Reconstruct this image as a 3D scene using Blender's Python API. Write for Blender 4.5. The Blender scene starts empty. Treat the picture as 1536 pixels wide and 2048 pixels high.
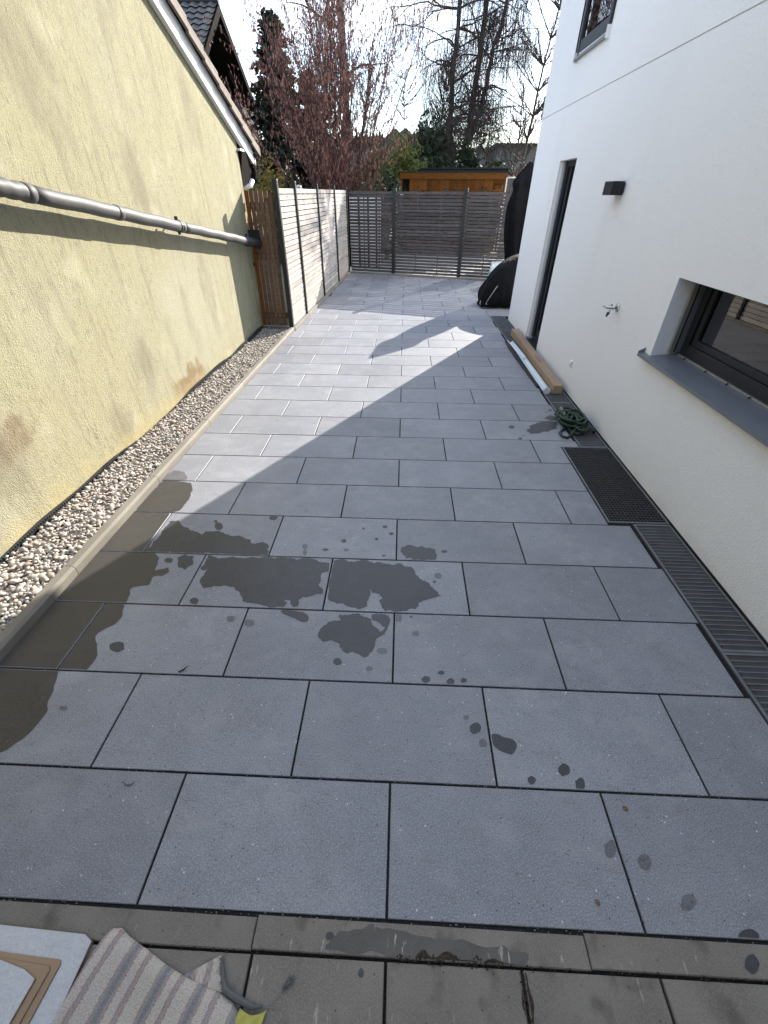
import bpy, bmesh, math, random
from mathutils import Vector, Matrix, noise as mnoise
import numpy as np

scene = bpy.context.scene
# ------------------------------------------------------------------ camera, sky, sun, exposure
SUN_AZ, SUN_EL = 29.7, 21.7            # degrees: east of +Y, above the horizon
CAM = Vector((-0.0077, -0.2634, 1.8193))
PITCH, YAW, ROLL = 0.6470, -0.0378, 0.0050
cp, sp, cy, sy = math.cos(PITCH), math.sin(PITCH), math.cos(YAW), math.sin(YAW)
fwd = Vector((sy*cp, cy*cp, -sp)); rgt = Vector((cy, -sy, 0)); upv = rgt.cross(fwd)
cr, sr = math.cos(ROLL), math.sin(ROLL)
r2 = cr*rgt + sr*upv; u2 = -sr*rgt + cr*upv
cam_d = bpy.data.cameras.new('camera'); cam = bpy.data.objects.new('camera', cam_d)
scene.collection.objects.link(cam)
cam.matrix_world = Matrix(((r2.x, u2.x, -fwd.x, CAM.x), (r2.y, u2.y, -fwd.y, CAM.y), (r2.z, u2.z, -fwd.z, CAM.z), (0, 0, 0, 1)))
cam_d.sensor_fit = 'VERTICAL'; cam_d.sensor_height = 36; cam_d.sensor_width = 27; cam_d.lens = 14.87
cam_d.clip_start = 0.02; cam_d.clip_end = 2000
scene.camera = cam

world = bpy.data.worlds.new('World'); scene.world = world; world.use_nodes = True
wn, wl = world.node_tree.nodes, world.node_tree.links
wn.clear()
sky = wn.new('ShaderNodeTexSky'); sky.sky_type = 'NISHITA'; sky.sun_disc = False
sky.sun_elevation = math.radians(SUN_EL); sky.sun_rotation = math.radians(SUN_AZ)
sky.air_density = 1.0; sky.dust_density = 0.4; sky.ozone_density = 2.5
wtc = wn.new('ShaderNodeTexCoord')
wmap = wn.new('ShaderNodeMapping'); wmap.inputs['Scale'].default_value = (1.0, 1.0, 3.0)
wl.new(wtc.outputs['Generated'], wmap.inputs['Vector'])
wno = wn.new('ShaderNodeTexNoise'); wno.inputs['Scale'].default_value = 2.2; wno.inputs['Detail'].default_value = 7; wno.inputs['Roughness'].default_value = 0.55
wl.new(wmap.outputs[0], wno.inputs['Vector'])
wmr = wn.new('ShaderNodeMapRange'); wmr.interpolation_type = 'SMOOTHSTEP'
wmr.inputs['From Min'].default_value = 0.39; wmr.inputs['From Max'].default_value = 0.72
wl.new(wno.outputs['Fac'], wmr.inputs['Value'])
wmx = wn.new('ShaderNodeMix'); wmx.data_type = 'RGBA'          # thin white cloud over the blue
wmx.inputs[7].default_value = (6.6, 6.8, 7.2, 1)
wl.new(wmr.outputs[0], wmx.inputs[0]); wl.new(sky.outputs[0], wmx.inputs[6])
wbg = wn.new('ShaderNodeBackground'); wbg.inputs['Strength'].default_value = 0.15
wl.new(wmx.outputs[2], wbg.inputs['Color'])
wout = wn.new('ShaderNodeOutputWorld'); wl.new(wbg.outputs[0], wout.inputs['Surface'])

sun_d = bpy.data.lights.new('sun', 'SUN'); sun = bpy.data.objects.new('sun', sun_d); scene.collection.objects.link(sun)
sun_d.energy = 5.0; sun_d.angle = math.radians(0.33); sun_d.color = (1.0, 0.935, 0.83)
a, e = math.radians(SUN_AZ), math.radians(SUN_EL)
to_sun = Vector((math.sin(a)*math.cos(e), math.cos(a)*math.cos(e), math.sin(e)))
sun.rotation_euler = to_sun.to_track_quat('Z', 'Y').to_euler()
sun.location = (20, 30, 20)

scene.view_settings.view_transform = 'Standard'; scene.view_settings.look = 'None'
scene.view_settings.gamma = 1.0; scene.view_settings.use_curve_mapping = False
scene.view_settings.exposure = 1.52
scene.cycles.max_bounces = 6; scene.cycles.diffuse_bounces = 3; scene.cycles.transparent_max_bounces = 16

rnd = random.Random(7)
col = scene.collection

# ------------------------------------------------------------------ materials
def make(name, base, rough=0.7, metal=0.0, spec=0.5, layers=(), bumps=(), rand=0.0, coord='pos', attr=None, rlayers=(), alpha=None):
    """layers: (kind, scale, vec, lo, hi, colour, fac[, detail]); bumps: (kind, scale, vec, strength, distance)"""
    m = bpy.data.materials.new(name); m.use_nodes = True
    nt = m.node_tree; N, Lk = nt.nodes, nt.links
    b = N['Principled BSDF']
    b.inputs['Roughness'].default_value = rough; b.inputs['Metallic'].default_value = metal
    b.inputs['Specular IOR Level'].default_value = spec
    if coord == 'pos':
        src = N.new('ShaderNodeNewGeometry').outputs['Position']
    else:
        tc = N.new('ShaderNodeTexCoord'); oi = N.new('ShaderNodeObjectInfo')
        ml = N.new('ShaderNodeMath'); ml.operation = 'MULTIPLY'; ml.inputs[1].default_value = 37.0
        Lk.new(oi.outputs['Random'], ml.inputs[0])
        ad = N.new('ShaderNodeVectorMath'); ad.operation = 'ADD'
        Lk.new(tc.outputs['Object'], ad.inputs[0]); Lk.new(ml.outputs[0], ad.inputs[1]); src = ad.outputs[0]
    cache = {}
    def vec(v):
        if v in cache: return cache[v]
        if v is None: cache[v] = src
        else:
            mp = N.new('ShaderNodeMapping'); mp.inputs['Scale'].default_value = v
            Lk.new(src, mp.inputs['Vector']); cache[v] = mp.outputs[0]
        return cache[v]
    def tex(kind, scale, v, detail=4.0):
        if kind == 'blob':            # soft spot round a point: scale = (centre, radii)
            c, rr = scale
            sb = N.new('ShaderNodeVectorMath'); sb.operation = 'SUBTRACT'; sb.inputs[1].default_value = c
            no = N.new('ShaderNodeTexNoise'); no.inputs['Scale'].default_value = 6; no.inputs['Detail'].default_value = 5
            Lk.new(src, no.inputs['Vector']); Lk.new(src, sb.inputs[0])
            dv = N.new('ShaderNodeVectorMath'); dv.operation = 'DIVIDE'; dv.inputs[1].default_value = rr
            Lk.new(sb.outputs[0], dv.inputs[0])
            ln = N.new('ShaderNodeVectorMath'); ln.operation = 'LENGTH'; Lk.new(dv.outputs[0], ln.inputs[0])
            mm = N.new('ShaderNodeMath'); mm.operation = 'MULTIPLY_ADD'; mm.inputs[1].default_value = -1.0
            Lk.new(ln.outputs['Value'], mm.inputs[0])
            m2 = N.new('ShaderNodeMath'); m2.operation = 'MULTIPLY'; m2.inputs[1].default_value = 2.0
            Lk.new(no.outputs['Fac'], m2.inputs[0]); Lk.new(m2.outputs[0], mm.inputs[2])
            return mm.outputs[0]
        if kind == 'noise':
            t = N.new('ShaderNodeTexNoise'); t.inputs['Detail'].default_value = detail; o = t.outputs['Fac']
        elif kind == 'voro':
            t = N.new('ShaderNodeTexVoronoi'); o = t.outputs['Distance']
        elif kind == 'cell':
            t = N.new('ShaderNodeTexVoronoi'); o = t.outputs['Color']
        elif kind == 'wave':
            t = N.new('ShaderNodeTexWave'); t.inputs['Distortion'].default_value = 3; t.inputs['Detail'].default_value = 3; o = t.outputs['Fac']
        t.inputs['Scale'].default_value = scale
        Lk.new(vec(v), t.inputs['Vector']); return o
    cur = None
    if attr:
        at = N.new('ShaderNodeAttribute'); at.attribute_name = attr; cur = at.outputs['Color']
    for ly in layers:
        kind, scale, v, lo, hi, c2, fac = ly[:7]
        o = tex(kind, scale, v, ly[7] if len(ly) > 7 else 4.0)
        mr = N.new('ShaderNodeMapRange'); mr.inputs['From Min'].default_value = lo; mr.inputs['From Max'].default_value = hi
        mr.inputs['To Max'].default_value = fac
        Lk.new(o, mr.inputs['Value'])
        mx = N.new('ShaderNodeMix'); mx.data_type = 'RGBA'
        Lk.new(mr.outputs[0], mx.inputs[0])
        if cur is None: mx.inputs[6].default_value = (*base, 1)
        else: Lk.new(cur, mx.inputs[6])
        mx.inputs[7].default_value = (*c2, 1); cur = mx.outputs[2]
    if rand:
        oi = N.new('ShaderNodeObjectInfo'); mr = N.new('ShaderNodeMapRange')
        mr.inputs['To Min'].default_value = 1-rand; mr.inputs['To Max'].default_value = 1+rand
        Lk.new(oi.outputs['Random'], mr.inputs['Value'])
        hs = N.new('ShaderNodeHueSaturation'); Lk.new(mr.outputs[0], hs.inputs['Value'])
        if cur is None: hs.inputs['Color'].default_value = (*base, 1)
        else: Lk.new(cur, hs.inputs['Color'])
        cur = hs.outputs[0]
    if cur is None: b.inputs['Base Color'].default_value = (*base, 1)
    else: Lk.new(cur, b.inputs['Base Color'])
    for kind, scale, v, lo, hi, val in rlayers:
        o = tex(kind, scale, v)
        mr = N.new('ShaderNodeMapRange'); mr.inputs['From Min'].default_value = lo; mr.inputs['From Max'].default_value = hi
        mr.inputs['To Min'].default_value = rough; mr.inputs['To Max'].default_value = val
        Lk.new(o, mr.inputs['Value']); Lk.new(mr.outputs[0], b.inputs['Roughness'])
    nrm = None
    for kind, scale, v, st, dist in bumps:
        o = tex(kind, scale, v)
        bp = N.new('ShaderNodeBump'); bp.inputs['Strength'].default_value = st; bp.inputs['Distance'].default_value = dist
        Lk.new(o, bp.inputs['Height'])
        if nrm: Lk.new(nrm, bp.inputs['Normal'])
        nrm = bp.outputs[0]
    if nrm: Lk.new(nrm, b.inputs['Normal'])
    return m

def glass_mat(name, tint, ior=1.9):
    m = bpy.data.materials.new(name); m.use_nodes = True; nt = m.node_tree; N, Lk = nt.nodes, nt.links
    N.remove(N['Principled BSDF'])
    tr = N.new('ShaderNodeBsdfTransparent'); tr.inputs[0].default_value = (*tint, 1)
    gl = N.new('ShaderNodeBsdfGlossy'); gl.inputs['Roughness'].default_value = 0.0
    fr = N.new('ShaderNodeFresnel'); fr.inputs[0].default_value = ior
    mx = N.new('ShaderNodeMixShader'); Lk.new(fr.outputs[0], mx.inputs[0]); Lk.new(tr.outputs[0], mx.inputs[1]); Lk.new(gl.outputs[0], mx.inputs[2])
    Lk.new(mx.outputs[0], N['Material Output'].inputs[0]); return m

def leaf_mat(name, c1, c2, trans=0.25, scale=1.3):
    m = make(name, c1, rough=0.55, spec=0.3, layers=[('noise', scale, None, 0.4, 0.6, c2, 1.0), ('noise', 23.0, None, 0.45, 0.7, tuple(x*0.55 for x in c1), 0.7)])
    nt = m.node_tree; b = nt.nodes['Principled BSDF']
    t = nt.nodes.new('ShaderNodeBsdfTranslucent'); t.inputs[0].default_value = (*c2, 1)
    mx = nt.nodes.new('ShaderNodeMixShader'); mx.inputs[0].default_value = trans
    nt.links.new(b.outputs[0], mx.inputs[1]); nt.links.new(t.outputs[0], mx.inputs[2])
    nt.links.new(mx.outputs[0], nt.nodes['Material Output'].inputs[0]); return m

PAVE_L = lambda k: [('noise', 1.6, None, 0.35, 0.65, (0.212*k, 0.22*k, 0.246*k), 0.8),
          ('noise', 5.5, None, 0.5, 0.75, (0.25*k, 0.255*k, 0.278*k), 0.7),
          ('noise', 11.0, (1, 1.6, 1), 0.54, 0.7, (0.15*k, 0.15*k, 0.165*k), 0.55),
          ('noise', 2.7, (1.3, 1, 1), 0.54, 0.7, (0.155*k, 0.157*k, 0.172*k), 0.6),
          ('noise', 230.0, None, 0.5, 0.66, (0.37*k, 0.38*k, 0.41*k), 0.6, 2.5),
          ('noise', 190.0, None, 0.52, 0.66, (0.10*k, 0.102*k, 0.117*k), 0.6, 2.5),
          ('voro', 34.0, None, 0.10, 0.06, (0.03*k, 0.031*k, 0.037*k), 0.95),
          ('voro', 21.0, (1.0, 1.07, 1.0), 0.075, 0.05, (0.55*k, 0.55*k, 0.56*k), 0.85),
          ('noise', 3.1, (1.0, 2.2, 1.0), 0.58, 0.72, (0.275*k, 0.27*k, 0.27*k), 0.4)]
PAVE_B = [('noise', 210.0, None, 0.3, 0.002)]
M = {}
M['pave'] = make('paver_concrete', (0.178, 0.186, 0.213), 0.5, spec=0.42, layers=PAVE_L(1.09), bumps=PAVE_B, rand=0.11)
M['wet'] = make('paver_wet', (0.04, 0.04, 0.044), 0.42, spec=0.4, layers=PAVE_L(0.24), bumps=[('noise', 260.0, None, 0.14, 0.002)])
M['damp'] = make('paver_damp', (0.085, 0.085, 0.09), 0.45, spec=0.5, layers=PAVE_L(0.58), bumps=PAVE_B)
M['wetband_reflect'] = make('paver_soaked_reflection', (0.04, 0.036, 0.031), 0.42, spec=0.4, layers=PAVE_L(0.24)+[('noise', 1.5, None, 0.3, 0.7, (0.068, 0.057, 0.043), 0.6), ('noise', 300.0, None, 0.55, 0.68, (0.02, 0.02, 0.02), 0.6)], bumps=[('noise', 260.0, None, 0.14, 0.002)])  # wet slabs by the kerb; brown tint stands for the yellow wall's reflection
M['joint'] = make('joint_sand', (0.018, 0.018, 0.019), 1.0, spec=0.05, layers=[('noise', 180.0, None, 0.5, 0.7, (0.06, 0.057, 0.054), 0.5)])
M['kerb'] = make('kerb_concrete', (0.185, 0.168, 0.14), 0.8, layers=[('noise', 3.0, None, 0.4, 0.65, (0.24, 0.22, 0.187), 0.7), ('noise', 260.0, None, 0.45, 0.65, (0.11, 0.10, 0.085), 0.6), ('noise', 1.1, None, 0.5, 0.7, (0.125, 0.112, 0.09), 0.7)], bumps=[('noise', 200.0, None, 0.4, 0.002)], rand=0.08)
M['edging'] = make('edging_concrete', (0.15, 0.136, 0.118), 0.8, layers=[('noise', 5.0, None, 0.4, 0.65, (0.205, 0.188, 0.165), 0.8), ('noise', 240.0, None, 0.45, 0.62, (0.26, 0.24, 0.215), 0.5), ('noise', 9.0, (1, 1, 1), 0.55, 0.7, (0.07, 0.058, 0.048), 0.7), ('noise', 60.0, (1.0, 0.25, 1.0), 0.66, 0.72, (0.4, 0.38, 0.35), 0.6), ('voro', 26.0, None, 0.08, 0.05, (0.03, 0.03, 0.03), 0.8)], bumps=[('noise', 220.0, None, 0.4, 0.002)], rand=0.07)
M['soil'] = make('dark_soil', (0.03, 0.021, 0.015), 0.95, layers=[('noise', 90.0, None, 0.45, 0.7, (0.07, 0.05, 0.035), 0.7)], bumps=[('noise', 120.0, None, 0.8, 0.006)])
M['ground'] = make('garden_soil', (0.10, 0.095, 0.05), 0.95, layers=[('noise', 0.5, None, 0.4, 0.6, (0.07, 0.10, 0.03), 0.9), ('noise', 9.0, None, 0.4, 0.7, (0.16, 0.13, 0.08), 0.6)], bumps=[('noise', 20.0, None, 0.6, 0.05)])
M['pale'] = make('pale_gravel', (0.36, 0.345, 0.315), 0.9, layers=[('noise', 30.0, None, 0.4, 0.7, (0.24, 0.225, 0.2), 0.8)])
M['pebble'] = make('pebble', (0.5, 0.45, 0.4), 0.75, attr='tint', layers=[('noise', 90.0, None, 0.5, 0.8, (0.25, 0.22, 0.19), 0.4)])
M['render'] = make('white_render', (0.875, 0.875, 0.88), 0.9, spec=0.2, layers=[('noise', 0.7, None, 0.4, 0.7, (0.83, 0.835, 0.845), 0.7), ('noise', 150.0, None, 0.35, 0.5, (0.72, 0.72, 0.72), 0.25), ('blob', ((1.885, 3.0, 0.0), (1.0, 40.0, 0.10)), None, 0.25, 1.0, (0.62, 0.59, 0.54), 0.3), ('noise', 2.3, (1, 1, 0.2), 0.6, 0.75, (0.79, 0.785, 0.77), 0.5)],
                   bumps=[('noise', 170.0, None, 0.55, 0.008), ('noise', 80.0, None, 0.35, 0.008)])
M['reveal'] = make('grey_reveal', (0.42, 0.44, 0.48), 0.6)
M['plaster'] = make('yellow_plaster', (0.335, 0.312, 0.198), 0.92, spec=0.15,
    layers=[('noise', 1.1, (1, 1, 0.35), 0.42, 0.68, (0.325, 0.305, 0.215), 0.8),
            ('noise', 13.0, (1, 1.2, 0.12), 0.52, 0.72, (0.20, 0.175, 0.125), 0.6),
            ('noise', 42.0, (1, 1, 0.4), 0.54, 0.7, (0.21, 0.185, 0.135), 0.65),
            ('noise', 120.0, None, 0.5, 0.68, (0.19, 0.17, 0.125), 0.6),
            ('noise', 0.55, None, 0.52, 0.68, (0.345, 0.33, 0.25), 0.7),
            ('blob', ((-2.34, 4.3, 0.12), (0.5, 0.5, 0.26)), None, 0.15, 0.5, (0.20, 0.135, 0.07), 0.8),
            ('blob', ((-2.38, 1.8, 0.62), (0.5, 0.42, 0.17)), None, 0.1, 0.6, (0.17, 0.115, 0.07), 0.75),
            ('noise', 2.2, (1, 1, 0.5), 0.56, 0.7, (0.19, 0.17, 0.12), 0.6),
            ('noise', 3.4, (1, 1, 0.8), 0.58, 0.72, (0.40, 0.378, 0.27), 0.6),
            ('blob', ((-2.36, 3.0, 0.0), (0.3, 4.4, 0.22)), None, 0.2, 0.9, (0.46, 0.37, 0.18), 0.5)],
    bumps=[('noise', 150.0, None, 0.85, 0.008), ('noise', 60.0, (1, 1, 0.6), 0.4, 0.007), ('noise', 9.0, (1, 1, 0.3), 0.15, 0.02)])
M['white'] = make('white_paint', (0.78, 0.77, 0.74), 0.5, layers=[('noise', 4.0, None, 0.5, 0.75, (0.66, 0.64, 0.6), 0.5)])
M['tile'] = make('clay_tile_weathered', (0.16, 0.125, 0.10), 0.85, layers=[('noise', 9.0, None, 0.4, 0.7, (0.22, 0.18, 0.15), 0.8), ('noise', 60.0, None, 0.5, 0.7, (0.07, 0.055, 0.045), 0.6)], bumps=[('noise', 50.0, None, 0.4, 0.004)], rand=0.15)
M['darktile'] = make('dark_roof_tile', (0.035, 0.032, 0.033), 0.55, layers=[('noise', 6.0, None, 0.4, 0.7, (0.06, 0.055, 0.053), 0.8)], rand=0.2)
M['darkwood'] = make('dark_stained_wood', (0.012, 0.010, 0.009), 0.9, spec=0.03, layers=[('noise', 14.0, None, 0.4, 0.7, (0.02, 0.016, 0.014), 0.7)])
M['balcony'] = make('balcony_board', (0.15, 0.138, 0.132), 0.9, spec=0.05, rand=0.2)
M['housewhite'] = make('neighbour_wall', (0.40, 0.40, 0.44), 0.9, spec=0.1, layers=[('noise', 3.0, None, 0.4, 0.7, (0.35, 0.35, 0.38), 0.6)])
M['galv'] = make('galvanised_steel', (0.092, 0.092, 0.094), 0.55, metal=0.2, spec=0.25, layers=[('noise', 14.0, (1, 0.3, 1), 0.4, 0.65, (0.065, 0.064, 0.063), 0.8), ('voro', 60.0, None, 0.1, 0.5, (0.10, 0.10, 0.102), 0.35), ('noise', 40.0, (2, 0.3, 2), 0.55, 0.7, (0.10, 0.092, 0.088), 0.6)], rlayers=[('noise', 12.0, None, 0.35, 0.65, 0.62)])
M['grate'] = make('grating_steel', (0.17, 0.178, 0.19), 0.55, metal=0.4, layers=[('noise', 12.0, None, 0.4, 0.7, (0.11, 0.116, 0.124), 0.6)])
M['matbars'] = make('mat_bars', (0.05, 0.05, 0.053), 0.6, layers=[('noise', 30.0, None, 0.4, 0.7, (0.075, 0.075, 0.078), 0.7)])
M['black'] = make('black_plastic', (0.012, 0.012, 0.013), 0.5)
M['membrane'] = make('black_membrane', (0.014, 0.015, 0.017), 0.6, layers=[('noise', 15.0, None, 0.5, 0.8, (0.05, 0.048, 0.045), 0.5)])
M['anthracite'] = make('anthracite_metal', (0.014, 0.017, 0.021), 0.45, spec=0.3, layers=[('noise', 3.0, None, 0.4, 0.7, (0.02, 0.023, 0.028), 0.7)])
M['postmetal'] = make('post_anthracite', (0.018, 0.022, 0.022), 0.5, spec=0.3, layers=[('noise', 5.0, (1, 1, 0.3), 0.4, 0.7, (0.03, 0.035, 0.034), 0.7)])
M['sill'] = make('aluminium_sill', (0.17, 0.185, 0.215), 0.38, metal=0.3, layers=[('noise', 5.0, None, 0.4, 0.7, (0.20, 0.215, 0.245), 0.7), ('noise', 60.0, None, 0.62, 0.7, (0.3, 0.3, 0.31), 0.4)])
M['alu'] = make('light_aluminium', (0.42, 0.40, 0.37), 0.4, metal=0.6)
M['glass'] = glass_mat('window_glass', (0.62, 0.68, 0.68), 1.85)
M['dark'] = make('dark_interior', (0.02, 0.021, 0.022), 0.9)
M['curtain'] = make('pale_curtain', (0.34, 0.36, 0.35), 0.9)
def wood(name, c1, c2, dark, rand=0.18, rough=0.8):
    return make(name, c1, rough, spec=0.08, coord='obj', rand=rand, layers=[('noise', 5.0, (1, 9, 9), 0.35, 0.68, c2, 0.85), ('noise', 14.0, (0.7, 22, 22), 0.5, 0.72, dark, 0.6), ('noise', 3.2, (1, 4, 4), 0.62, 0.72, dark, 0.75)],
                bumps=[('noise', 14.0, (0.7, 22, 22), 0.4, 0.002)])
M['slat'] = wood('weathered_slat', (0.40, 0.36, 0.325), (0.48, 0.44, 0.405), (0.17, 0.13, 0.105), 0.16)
M['slatshade'] = wood('weathered_slat_shaded', (0.07, 0.063, 0.064), (0.105, 0.096, 0.097), (0.028, 0.023, 0.023), 0.22)  # the slat wood again, darkened so its colour carries the back fence's shade
M['gate'] = wood('gate_wood', (0.13, 0.08, 0.052), (0.18, 0.118, 0.08), (0.05, 0.028, 0.018), 0.25)
M['gateside'] = wood('gate_wood_orange', (0.17, 0.06, 0.017), (0.20, 0.08, 0.026), (0.08, 0.03, 0.01), 0.1)
M['shed'] = wood('larch_plank', (0.135, 0.05, 0.012), (0.175, 0.07, 0.017), (0.06, 0.02, 0.006), 0.3)
M['roofsheet'] = make('corrugated_sheet', (0.022, 0.027, 0.028), 0.7, spec=0.15)
M['card'] = make('brown_cardboard', (0.33, 0.235, 0.155), 0.85, layers=[('noise', 5.0, None, 0.4, 0.7, (0.29, 0.205, 0.13), 0.7), ('noise', 80.0, (8, 1, 8), 0.45, 0.7, (0.27, 0.19, 0.12), 0.4)])
M['cardedge'] = make('corrugated_edge', (0.30, 0.215, 0.14), 0.9, layers=[('wave', 60.0, (1, 1, 0.0), 0.3, 0.7, (0.12, 0.08, 0.05), 0.5)])
M['paper'] = make('white_paper_face', (0.52, 0.53, 0.56), 0.85, layers=[('noise', 14.0, None, 0.4, 0.7, (0.45, 0.465, 0.495), 0.7), ('noise', 160.0, None, 0.45, 0.7, (0.40, 0.41, 0.44), 0.5)], bumps=[('noise', 70.0, None, 0.6, 0.006), ('noise', 18.0, None, 0.4, 0.01)])
M['pvc'] = make('white_plastic', (0.62, 0.67, 0.70), 0.35)
M['chrome'] = make('chrome_tap', (0.6, 0.6, 0.6), 0.2, metal=1.0)
M['hose'] = make('green_hose', (0.008, 0.03, 0.014), 0.6, layers=[('noise', 300.0, None, 0.4, 0.7, (0.016, 0.05, 0.024), 0.7)])
M['fitting'] = make('hose_fitting', (0.16, 0.19, 0.17), 0.5)
M['cover'] = make('black_cover_fabric', (0.0032, 0.0036, 0.0048), 0.8, spec=0.1, layers=[('noise', 3.0, None, 0.4, 0.7, (0.006, 0.0068, 0.0085), 0.7)], bumps=[('noise', 9.0, (1, 1, 0.4), 0.8, 0.05)])
M['piping'] = make('cover_piping', (0.22, 0.22, 0.22), 0.6)
M['bag'] = make('white_bag', (0.66, 0.68, 0.66), 0.45, bumps=[('noise', 14.0, None, 0.7, 0.02)])
M['baggreen'] = make('bag_green_print', (0.10, 0.34, 0.26), 0.45)
M['bark'] = make('dark_bark', (0.045, 0.036, 0.031), 0.95, layers=[('noise', 6.0, (1, 1, 0.3), 0.4, 0.7, (0.08, 0.066, 0.057), 0.8)], bumps=[('noise', 18.0, (1, 1, 0.3), 0.6, 0.02)])
M['birch'] = make('birch_bark', (0.30, 0.28, 0.26), 0.9, layers=[('noise', 3.0, (1, 1, 1.6), 0.44, 0.56, (0.035, 0.03, 0.028), 0.92), ('noise', 12.0, (1, 1, 5), 0.5, 0.65, (0.05, 0.045, 0.04), 0.7)])
M['birch2'] = make('birch_trunk_dark', (0.05, 0.042, 0.038), 0.95, layers=[('noise', 2.0, (1, 1, 0.8), 0.56, 0.66, (0.26, 0.245, 0.23), 0.6), ('noise', 12.0, (1, 1, 3), 0.5, 0.7, (0.02, 0.017, 0.015), 0.7)])
M['twig'] = make('twig', (0.05, 0.036, 0.032), 0.9)
M['redtwig'] = make('hazel_twig', (0.10, 0.05, 0.042), 0.85)
M['catkin'] = leaf_mat('catkin', (0.33, 0.155, 0.12), (0.52, 0.28, 0.215), 0.4, 2.0)
M['conifer'] = leaf_mat('conifer_needles', (0.016, 0.026, 0.018), (0.03, 0.042, 0.026), 0.1)
M['evergreen'] = leaf_mat('evergreen_leaves', (0.022, 0.035, 0.018), (0.045, 0.06, 0.03), 0.15)
M['bamboo'] = leaf_mat('bamboo_leaves', (0.09, 0.12, 0.03), (0.19, 0.20, 0.055), 0.3)
M['yellowbush'] = leaf_mat('yellow_green_leaves', (0.15, 0.13, 0.03), (0.30, 0.23, 0.05), 0.3)
M['brownhedge'] = leaf_mat('brown_leaves', (0.07, 0.05, 0.033), (0.12, 0.08, 0.05), 0.2)
M['farwood'] = leaf_mat('far_wood', (0.045, 0.055, 0.04), (0.075, 0.075, 0.055), 0.1, 0.08)
M['hill'] = make('hill_grass', (0.05, 0.058, 0.035), 0.95, layers=[('noise', 0.08, None, 0.4, 0.6, (0.07, 0.07, 0.045), 0.8)])
M['bld'] = make('far_building_wall', (0.17, 0.165, 0.17), 0.9)
M['bldglass'] = make('far_window', (0.03, 0.035, 0.04), 0.2)
M['edgedamp'] = make('edging_damp', (0.07, 0.064, 0.057), 0.6, layers=[('noise', 9.0, None, 0.4, 0.65, (0.10, 0.09, 0.08), 0.8), ('noise', 240.0, None, 0.45, 0.62, (0.13, 0.12, 0.11), 0.4), ('noise', 60.0, (1.0, 0.25, 1.0), 0.64, 0.7, (0.4, 0.38, 0.35), 0.7)])
M['bld'].node_tree.nodes['Principled BSDF'].inputs['Specular IOR Level'].default_value = 0.1
M['farwood'].node_tree.nodes['Principled BSDF'].inputs['Specular IOR Level'].default_value = 0.0
def stripes():
    m = make('striped_rug', (0.46, 0.42, 0.385), 0.95, spec=0.1, bumps=[('noise', 420.0, None, 0.7, 0.003)])
    nt = m.node_tree; N, Lk = nt.nodes, nt.links; b = N['Principled BSDF']
    uv = N.new('ShaderNodeUVMap'); uv.uv_map = 'weave'
    sx = N.new('ShaderNodeSeparateXYZ'); Lk.new(uv.outputs[0], sx.inputs[0])
    no = N.new('ShaderNodeTexNoise'); no.inputs['Scale'].default_value = 130; no.inputs['Detail'].default_value = 3; Lk.new(uv.outputs[0], no.inputs['Vector'])
    n2 = N.new('ShaderNodeTexNoise'); n2.inputs['Scale'].default_value = 6; Lk.new(uv.outputs[0], n2.inputs['Vector'])
    ad = N.new('ShaderNodeMath'); ad.operation = 'MULTIPLY_ADD'; ad.inputs[1].default_value = 0.012; Lk.new(no.outputs['Fac'], ad.inputs[0]); Lk.new(sx.outputs['X'], ad.inputs[2])
    a2 = N.new('ShaderNodeMath'); a2.operation = 'MULTIPLY_ADD'; a2.inputs[1].default_value = 0.02; Lk.new(n2.outputs['Fac'], a2.inputs[0]); Lk.new(ad.outputs[0], a2.inputs[2])
    md = N.new('ShaderNodeMath'); md.operation = 'FRACT'
    mu = N.new('ShaderNodeMath'); mu.operation = 'MULTIPLY'; mu.inputs[1].default_value = 1/0.118; Lk.new(a2.outputs[0], mu.inputs[0]); Lk.new(mu.outputs[0], md.inputs[0])
    rp = N.new('ShaderNodeValToRGB'); rp.color_ramp.interpolation = 'LINEAR'
    el = rp.color_ramp.elements
    cream, red, grey, gr2 = (0.52, 0.475, 0.43, 1), (0.38, 0.24, 0.23, 1), (0.24, 0.24, 0.245, 1), (0.34, 0.33, 0.325, 1)
    st = [(0.0, cream), (0.16, cream), (0.19, red), (0.22, gr2), (0.30, grey), (0.36, grey), (0.42, gr2), (0.45, red), (0.48, cream), (0.66, cream), (0.69, red), (0.73, gr2), (0.77, gr2), (0.80, red), (0.83, cream), (1.0, cream)]
    el[0].position, el[0].color = st[0]; el[1].position, el[1].color = st[-1]
    for p, c in st[1:-1]:
        q = el.new(p); q.color = c
    Lk.new(md.outputs[0], rp.inputs[0])
    mx = N.new('ShaderNodeMix'); mx.data_type = 'RGBA'; mx.blend_type = 'MULTIPLY'; mx.inputs[0].default_value = 0.75
    n3 = N.new('ShaderNodeTexNoise'); n3.inputs['Scale'].default_value = 260; n3.inputs['Detail'].default_value = 2; Lk.new(uv.outputs[0], n3.inputs['Vector'])
    mr = N.new('ShaderNodeMapRange'); mr.inputs['From Min'].default_value = 0.3; mr.inputs['From Max'].default_value = 0.6; mr.inputs['To Min'].default_value = 0.55; mr.inputs['To Max'].default_value = 1.05
    Lk.new(n3.outputs['Fac'], mr.inputs['Value'])
    Lk.new(rp.outputs[0], mx.inputs[6]); Lk.new(mr.outputs[0], mx.inputs[7]); Lk.new(mx.outputs[2], b.inputs['Base Color'])
    return m
M['rug'] = stripes()
M['lint'] = make('grey_fluff', (0.12, 0.125, 0.125), 1.0)
M['yellowcloth'] = make('yellow_cloth', (0.42, 0.40, 0.10), 0.9)
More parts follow.
